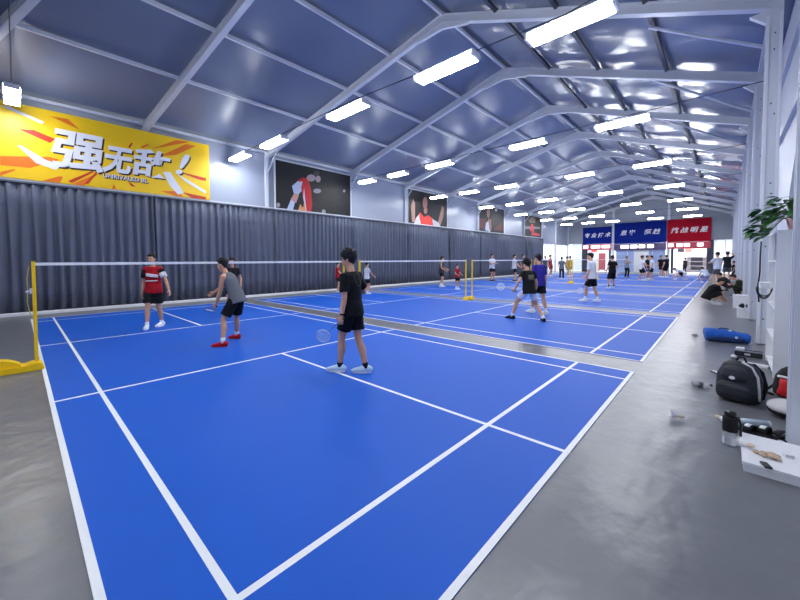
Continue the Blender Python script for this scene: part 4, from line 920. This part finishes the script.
# the man in the red shirt, facing the camera
fl, fr_ = foot_at(162, 326, -12), foot_at(147, 329, 12)
O_ = mid(fl, fr_); P_ = Vector((O_[0], O_[1], 0))
m = person('man in a red shirt with black sleeves and white chest panel standing by the net', O_, -128, H=1.86, feet=(fl, fr_), hands=(atd(169, 290, P_, -.1), atd(142, 293, P_, -.1)), head=(-8, 4), lean=2,
           top=(186, 22, 36), shorts=(20, 20, 24), leg=.80, shoe=(236, 238, 240), sock=((236, 238, 240), .07), vox=.010, sleeve=.3)
bm = B(); i = 1; tube(bm, [m['sh'][i], m['sh'][i].lerp(m['el'][i], .3), m['sh'][i].lerp(m['el'][i], .68)], [.079, .079, .080], n=14); obj('sleeve', bm, cloth((24, 24, 28)), m['o'], True).location = -m['o'].location
bm = B(); i = 0; tube(bm, [m['sh'][i], m['sh'][i].lerp(m['el'][i], .3)], [.079, .079], n=14); obj('sleeve', bm, cloth((24, 24, 28)), m['o'], True).location = -m['o'].location
bm = B(); tube(bm, [m['sh'][i].lerp(m['el'][i], .3), m['sh'][i].lerp(m['el'][i], .68)], [.079, .080], n=14); obj('sleeve', bm, cloth((228, 230, 234)), m['o'], True).location = -m['o'].location
def chest_patch(pr, x0, x1, z0, z1, m_, nm, skew=0.0, back=False):
    """a print that follows the front (or back) of the shirt"""
    bm = B(); rows = []; sg = -1 if back else 1; s = pr['s']; c0 = pr['pts'][1]; D = (pr['pts'][4] - pr['pts'][1]); 
    for j in range(5):
        z = z0 + (z1 - z0) * j / 4; row = []
        for i in range(9):
            x = x0 + (x1 - x0) * i / 8; zz = z + skew * (x - x0)
            base = pr['pts'][1].lerp(pr['pts'][4], zz); dep = (.118 + .016 * math.sin(PI * min(max(zz, 0), 1))) * s * (1 - .1 * max(0, zz - .7) / .3)
            y = dep * math.sqrt(max(.05, 1 - (x / .175) ** 2))
            row.append(bm.verts.new(base + pr['RT'] * (x * s) + pr['F'] * sg * (y + .008)))
        rows.append(row)
    for A, C in zip(rows, rows[1:]):
        for i in range(8): bm.faces.new((A[i], A[i + 1], C[i + 1], C[i]))
    top_ = bmesh.ops.extrude_face_region(bm, geom=bm.faces[:])
    for v in [g for g in top_['geom'] if isinstance(g, bmesh.types.BMVert)]: v.co -= pr['F'] * sg * .02
    o = obj(nm, bm, m_, pr['o'], True); o.location = -pr['o'].location; return o
chest_patch(m, -.14, .10, .42, .62, M_white, 'white_chest_panel', .45)
chest_patch(m, -.13, .13, .18, .24, M_white, 'white_stripe'); chest_patch(m, -.13, .13, .32, .36, cloth((90, 20, 30)), 'dark_stripe')

# the man in the grey vest, bent forward
fl, fr_ = foot_at(223, 347, 10), foot_at(237, 339, -10)
O_ = mid(fl, fr_); P_ = Vector((O_[0], O_[1], 0))
g = person('man in a grey sleeveless vest and red shoes bending forward with a racket', O_, 126, H=1.84, feet=(fl, fr_), slide=(0, -.15), drop=.05, lean=32, twist=0, hands=(atd(216, 304, P_, -.15), atd(210, 296, P_, .25)), head=(0, 8),
           top=(104, 108, 116), sleeve=0, shorts=(18, 18, 22), leg=.82, shoe=(196, 26, 36), sole=(170, 30, 36), sock=((232, 232, 234), .085), vox=.010, grip=(CR * -.7 + CU * -.3, CR * -.6 + CU * .4))
hold(g, 0, CR * -.62 + CU * -.22 + CF * .75, 'dark blue racket held by the man in the grey vest, nearer hand', CU + CF * .6, (70, 90, 130))

# boy and girl further along the curtain and players on the next courts
def stand(label, u, v, face, vtop=None, H=None, **k):
    p = onz(u, v)
    if H is None:
        d = ray(u, vtop); tt = (p - CAM).dot(CF); H = (CAM + d * tt).z
    return person(label, (p.x, p.y), face, H=H, **k)
ready = dict(drop=.06, slide=(0, -.06), lean=14, feet=((-.2, .05, 0, 12), (.2, -.08, 0, -12)), hands=((-.2, .36, 1.0), (.22, .34, 1.05)))
q_ = dict(vox=.016)
x = stand('person in black cap and dark shirt half hidden behind the bending man in grey', 233, 313, -130, 258, top=(34, 34, 42), shorts=(24, 24, 28), shoe=(60, 60, 66), vox=.014)
x = stand('player in a red and black shirt partly hidden behind the boy in black', 338, 292, -60, 262, top=(176, 30, 44), shorts=(24, 24, 30), shoe=(220, 222, 226), vox=.014, hands=((-.25, .15, .9), (.2, .4, 1.0)))
x = stand('player in a white shirt and black shorts beyond the boy in black, by the curtain', 367, 294, -20, 262, top=(226, 228, 234), shorts=(22, 22, 26), shoe=(236, 238, 240), sock=((232, 232, 236), .1), vox=.014, hands=((-.26, .1, .88), (.22, .35, .95)))
x = stand('player in a dark vest before the curtain, left of the paired yellow posts', 441, 287, -70, 256.5, top=(58, 54, 62), sleeve=0, shorts=(20, 20, 24), shoe=(238, 238, 240), sock=((236, 236, 238), .16), vox=.014, lean=8, hands=((-.22, .3, 1.0), (.24, .3, .95)))
x = stand('player in a red shirt and black shorts right beside the paired yellow posts', 457, 289.5, -100, 264.5, top=(176, 32, 44), shorts=(20, 20, 24), shoe=(236, 238, 240), sock=((236, 236, 238), .14), vox=.014, hands=((-.2, .3, 1.0), (.22, .3, 1.0)))
x = stand('player in a white shirt near the curtain, right of the paired yellow posts', 492, 281.5, -110, 254, top=(228, 230, 236), shorts=(22, 22, 26), shoe=(60, 60, 68), sock=((220, 196, 60), .0), vox=.016, hands=((-.12, .3, 1.15), (.12, .3, 1.15)))
x = stand('player in a white shirt with yellow socks near the curtain', 514, 281.5, -60, 254.5, top=(228, 230, 236), shorts=(24, 24, 28), shoe=(40, 40, 46), sock=((222, 190, 70), .26), **q_, hands=((-.2, .3, .98), (.24, .35, .95)))
x = stand('dark haired person far behind the men at the third net, by the curtain', 523, 277, -100, 254.5, top=(70, 70, 80), shorts=(30, 30, 36), **q_)

# black shirt with white shorts, lunging; blue shirt beside him
fl, fr_ = foot_at(512, 319, 25), foot_at(544, 322, -20); O_ = mid(fl, fr_); P_ = Vector((O_[0], O_[1], 0))
k = person('player in a black printed shirt and white shorts lunging with a racket', O_, 58, H=1.78, feet=(fl, fr_), drop=.10, slide=(.02, -.02), lean=10, hands=(atd(515, 289, P_, -.05), None), head=(20, 4), top=(24, 28, 30), shorts=(226, 228, 234), leg=.62, shoe=(20, 20, 24), sole=(30, 30, 34), sock=((232, 234, 238), .08), hair='messy', vox=.012, grip=(CR * -.9 + CU * .1, None), elbow=((-.6, -.6, -.4), None))
hold(k, 0, CR * -.5 + CU * .22 + CF * .85, 'white racket held out by the player in black shirt and white shorts', CF + CR * .2)
chest_patch(k, -.08, .09, .45, .85, cloth((96, 92, 80)), 'back_print', 0, True)
fl, fr_ = foot_at(532, 313, 20), foot_at(546, 315, -5); O_ = mid(fl, fr_); P_ = Vector((O_[0], O_[1], 0))
k = person('player in a violet blue shirt just behind the lunging player in black', O_, 60, H=1.83, feet=(fl, fr_), hands=(None, atd(546, 289, P_, 0)), head=(8, 2), lean=4, top=(56, 48, 150), shorts=(20, 20, 26), leg=.75, shoe=(228, 230, 234), sock=((226, 226, 230), .08), vox=.012, sleeve=.8)

# white shirt, right of centre
fl, fr_ = foot_at(585, 301.5, 10), foot_at(598, 302, -5); O_ = mid(fl, fr_); P_ = Vector((O_[0], O_[1], 0))
k = person('player in a white shirt and black shorts in the middle of the third court', O_, 80, H=1.92, feet=(fl, fr_), hands=(atd(587, 279, P_, -.1), atd(585, 276, P_, .2)), head=(10, 6), lean=4, top=(226, 230, 238), shorts=(20, 20, 24), leg=.85, shoe=(236, 238, 240), sock=((236, 238, 240), .1), vox=.012, sleeve=.75, grip=(CR * -.8 - CU * .3, None))
hold(k, 0, CR * -.5 - CU * .85 + CF * .1, 'pale racket held down by the white shirted player on the third court', CF, (220, 224, 232))

# farther players
x = stand('player all in black walking across the middle courts', 612, 288.5, 50, 255.5, top=(22, 22, 26), shorts=(20, 20, 24), leg=.95, shoe=(230, 232, 236), sock=((24, 24, 28), .1), **q_, feet=((-.22, -.05, 0, 0), (.2, .12, 0, -20)), hands=((-.28, .1, .86), (.24, .2, 1.0)))
x = stand('person in grey blue shirt and black trousers before the blue glazing', 626.5, 277.8, -136, 256.5, top=(134, 146, 172), shorts=(26, 26, 32), leg=1.2, shoe=(50, 50, 58), **q_, hands=((-.1, .3, 1.3), (.1, .3, 1.3)))
x = stand('player in a white shirt striding with wide black shorts on a far court', 641, 280.5, -60, 254.5, top=(232, 234, 238), shorts=(20, 20, 24), leg=.8, shoe=(236, 238, 240), **q_, lean=6, feet=((-.36, .0, 0, 20), (.34, 0, 0, -20)), hands=((-.3, .3, 1.05), (.28, .3, 1.0)), drop=.07)
x = stand('player in a black shirt directly behind the striding white shirted player', 647, 279.5, -100, 255.5, top=(26, 26, 32), shorts=(60, 80, 150), **q_)
x = stand('player in a white shirt and black shorts facing left beside the black shirted one', 652, 280.0, 100, 255.5, top=(228, 230, 236), shorts=(22, 22, 26), leg=.85, **q_, lean=6, feet=((-.2, .05, 0, 0), (.2, -.05, 0, 0)))
x = stand('person in black, left one of the close pair by the gable post', 660.5, 277.2, -130, 255.5, top=(28, 28, 34), shorts=(24, 24, 28), **q_)
x = stand('person in black, right one of the close pair by the gable post', 666, 277.6, 60, 255, top=(22, 22, 26), shorts=(20, 20, 24), leg=.9, **q_)
x = stand('person in dark grey standing in front of the open red door', 685, 273.5, 44, 255, H=1.78, top=(60, 62, 72), shorts=(50, 52, 60), leg=1.2, **q_)
x = stand('player in black shorts bending down with a leg stretched before the red door', 682, 279.5, 70, H=1.75, top=(232, 234, 238), shorts=(20, 20, 24), **q_, drop=.42, slide=(.05, -.1), lean=78, feet=((-.5, .2, 0, 60), (.35, -.1, 0, 0)), hands=((-.3, .55, .2), (.2, .55, .2)), head=(0, 60))
x = stand('player bending down with a dark head near the far end of the side line', 705.5, 283, 30, H=1.7, top=(206, 214, 232), shorts=(120, 132, 170), **q_, drop=.38, slide=(0, -.12), lean=60, feet=((-.2, 0, 0, 10), (.2, -.05, 0, -10)), hands=((-.2, .5, .25), (.2, .5, .25)), head=(0, 40))
x = stand('spectator in a white shirt and dark grey shorts seen from behind by the side line', 717, 284, 48, 252, top=(214, 220, 234), shorts=(92, 94, 104), leg=.85, shoe=(60, 60, 66), vox=.014, sleeve=.8, elbow=((-.8, -.4, -.4), (.8, -.4, -.4)), hands=((-.16, .32, 1.15), (.16, .32, 1.15)))
x = stand('spectator in a black shirt raising one hand to the head', 727, 281, 20, 251.5, top=(30, 32, 38), shorts=(88, 90, 98), leg=.85, shoe=(70, 70, 78), vox=.014, hands=((-.25, .15, .9), (.16, .12, 1.66)), elbow=(None, (.8, .3, 0)))
x = stand('person in black with a yellow bag strap standing near the right wall', 733.5, 281, 90, 261, top=(32, 28, 28), shorts=(30, 28, 30), leg=1.2, vox=.016)
# people resting by the wall
crouch = dict(drop=.63, slide=(0, -.16), lean=44, feet=((-.13, .10, 0, 8), (.13, .02, 0, -8)), knee=((-.2, .6, .7), (.2, .6, .7)), head=(0, 30))
x = stand('person in black crouching low on the grey floor and tying a shoe', 712, 304, -62, H=1.72, top=(22, 22, 26), shorts=(24, 24, 28), shoe=(230, 230, 234), sock=((200, 190, 180), .1), vox=.012, hands=((-.1, .34, .2), (.1, .34, .2)), sleeve=.9, leg=.9, **crouch)
x = stand('person in dark clothes squatting behind the crouching one near the wall', 725, 291.5, 60, H=1.72, top=(44, 42, 46), shorts=(30, 30, 34), shoe=(40, 40, 46), vox=.014, hands=((-.1, .4, .42), (.1, .4, .42)), **crouch)
x = stand('person in a dark green top squatting beside the tall white box', 740.5, 296.5, 80, H=1.74, top=(44, 54, 40), shorts=(46, 42, 34), leg=1.2, shoe=(40, 38, 36), vox=.012, hands=((-.1, .3, .5), (.1, .32, .5)), sleeve=1.3, **crouch)
x = stand('player in a grey shirt near the far curtain end', 545, 276, -120, 256, top=(96, 100, 116), shorts=(40, 40, 48), **q_)
x = stand('player in a dark red outfit before the bright far side windows', 550, 276.5, -100, 255, top=(150, 44, 56), shorts=(130, 38, 48), **q_)
x = stand('player in grey green near a yellow net post at the far windows', 561.5, 279.5, 10, 257, top=(96, 108, 120), shorts=(46, 52, 66), leg=1.2, **q_)
x = stand('player in a yellow shirt, left one of two at the far windows', 567, 277, -80, 256.5, top=(206, 160, 56), shorts=(190, 150, 60), **q_)
x = stand('player in a pale yellow shirt, right one of two at the far windows', 570, 276.6, 60, 256, top=(214, 178, 104), shorts=(150, 120, 70), **q_)

bpy.data.objects.remove(TMP)
for _o in [o for o in bpy.data.objects if o.type == 'FONT']: bpy.data.objects.remove(_o)
bpy.data.scenes.remove(SCRATCH)
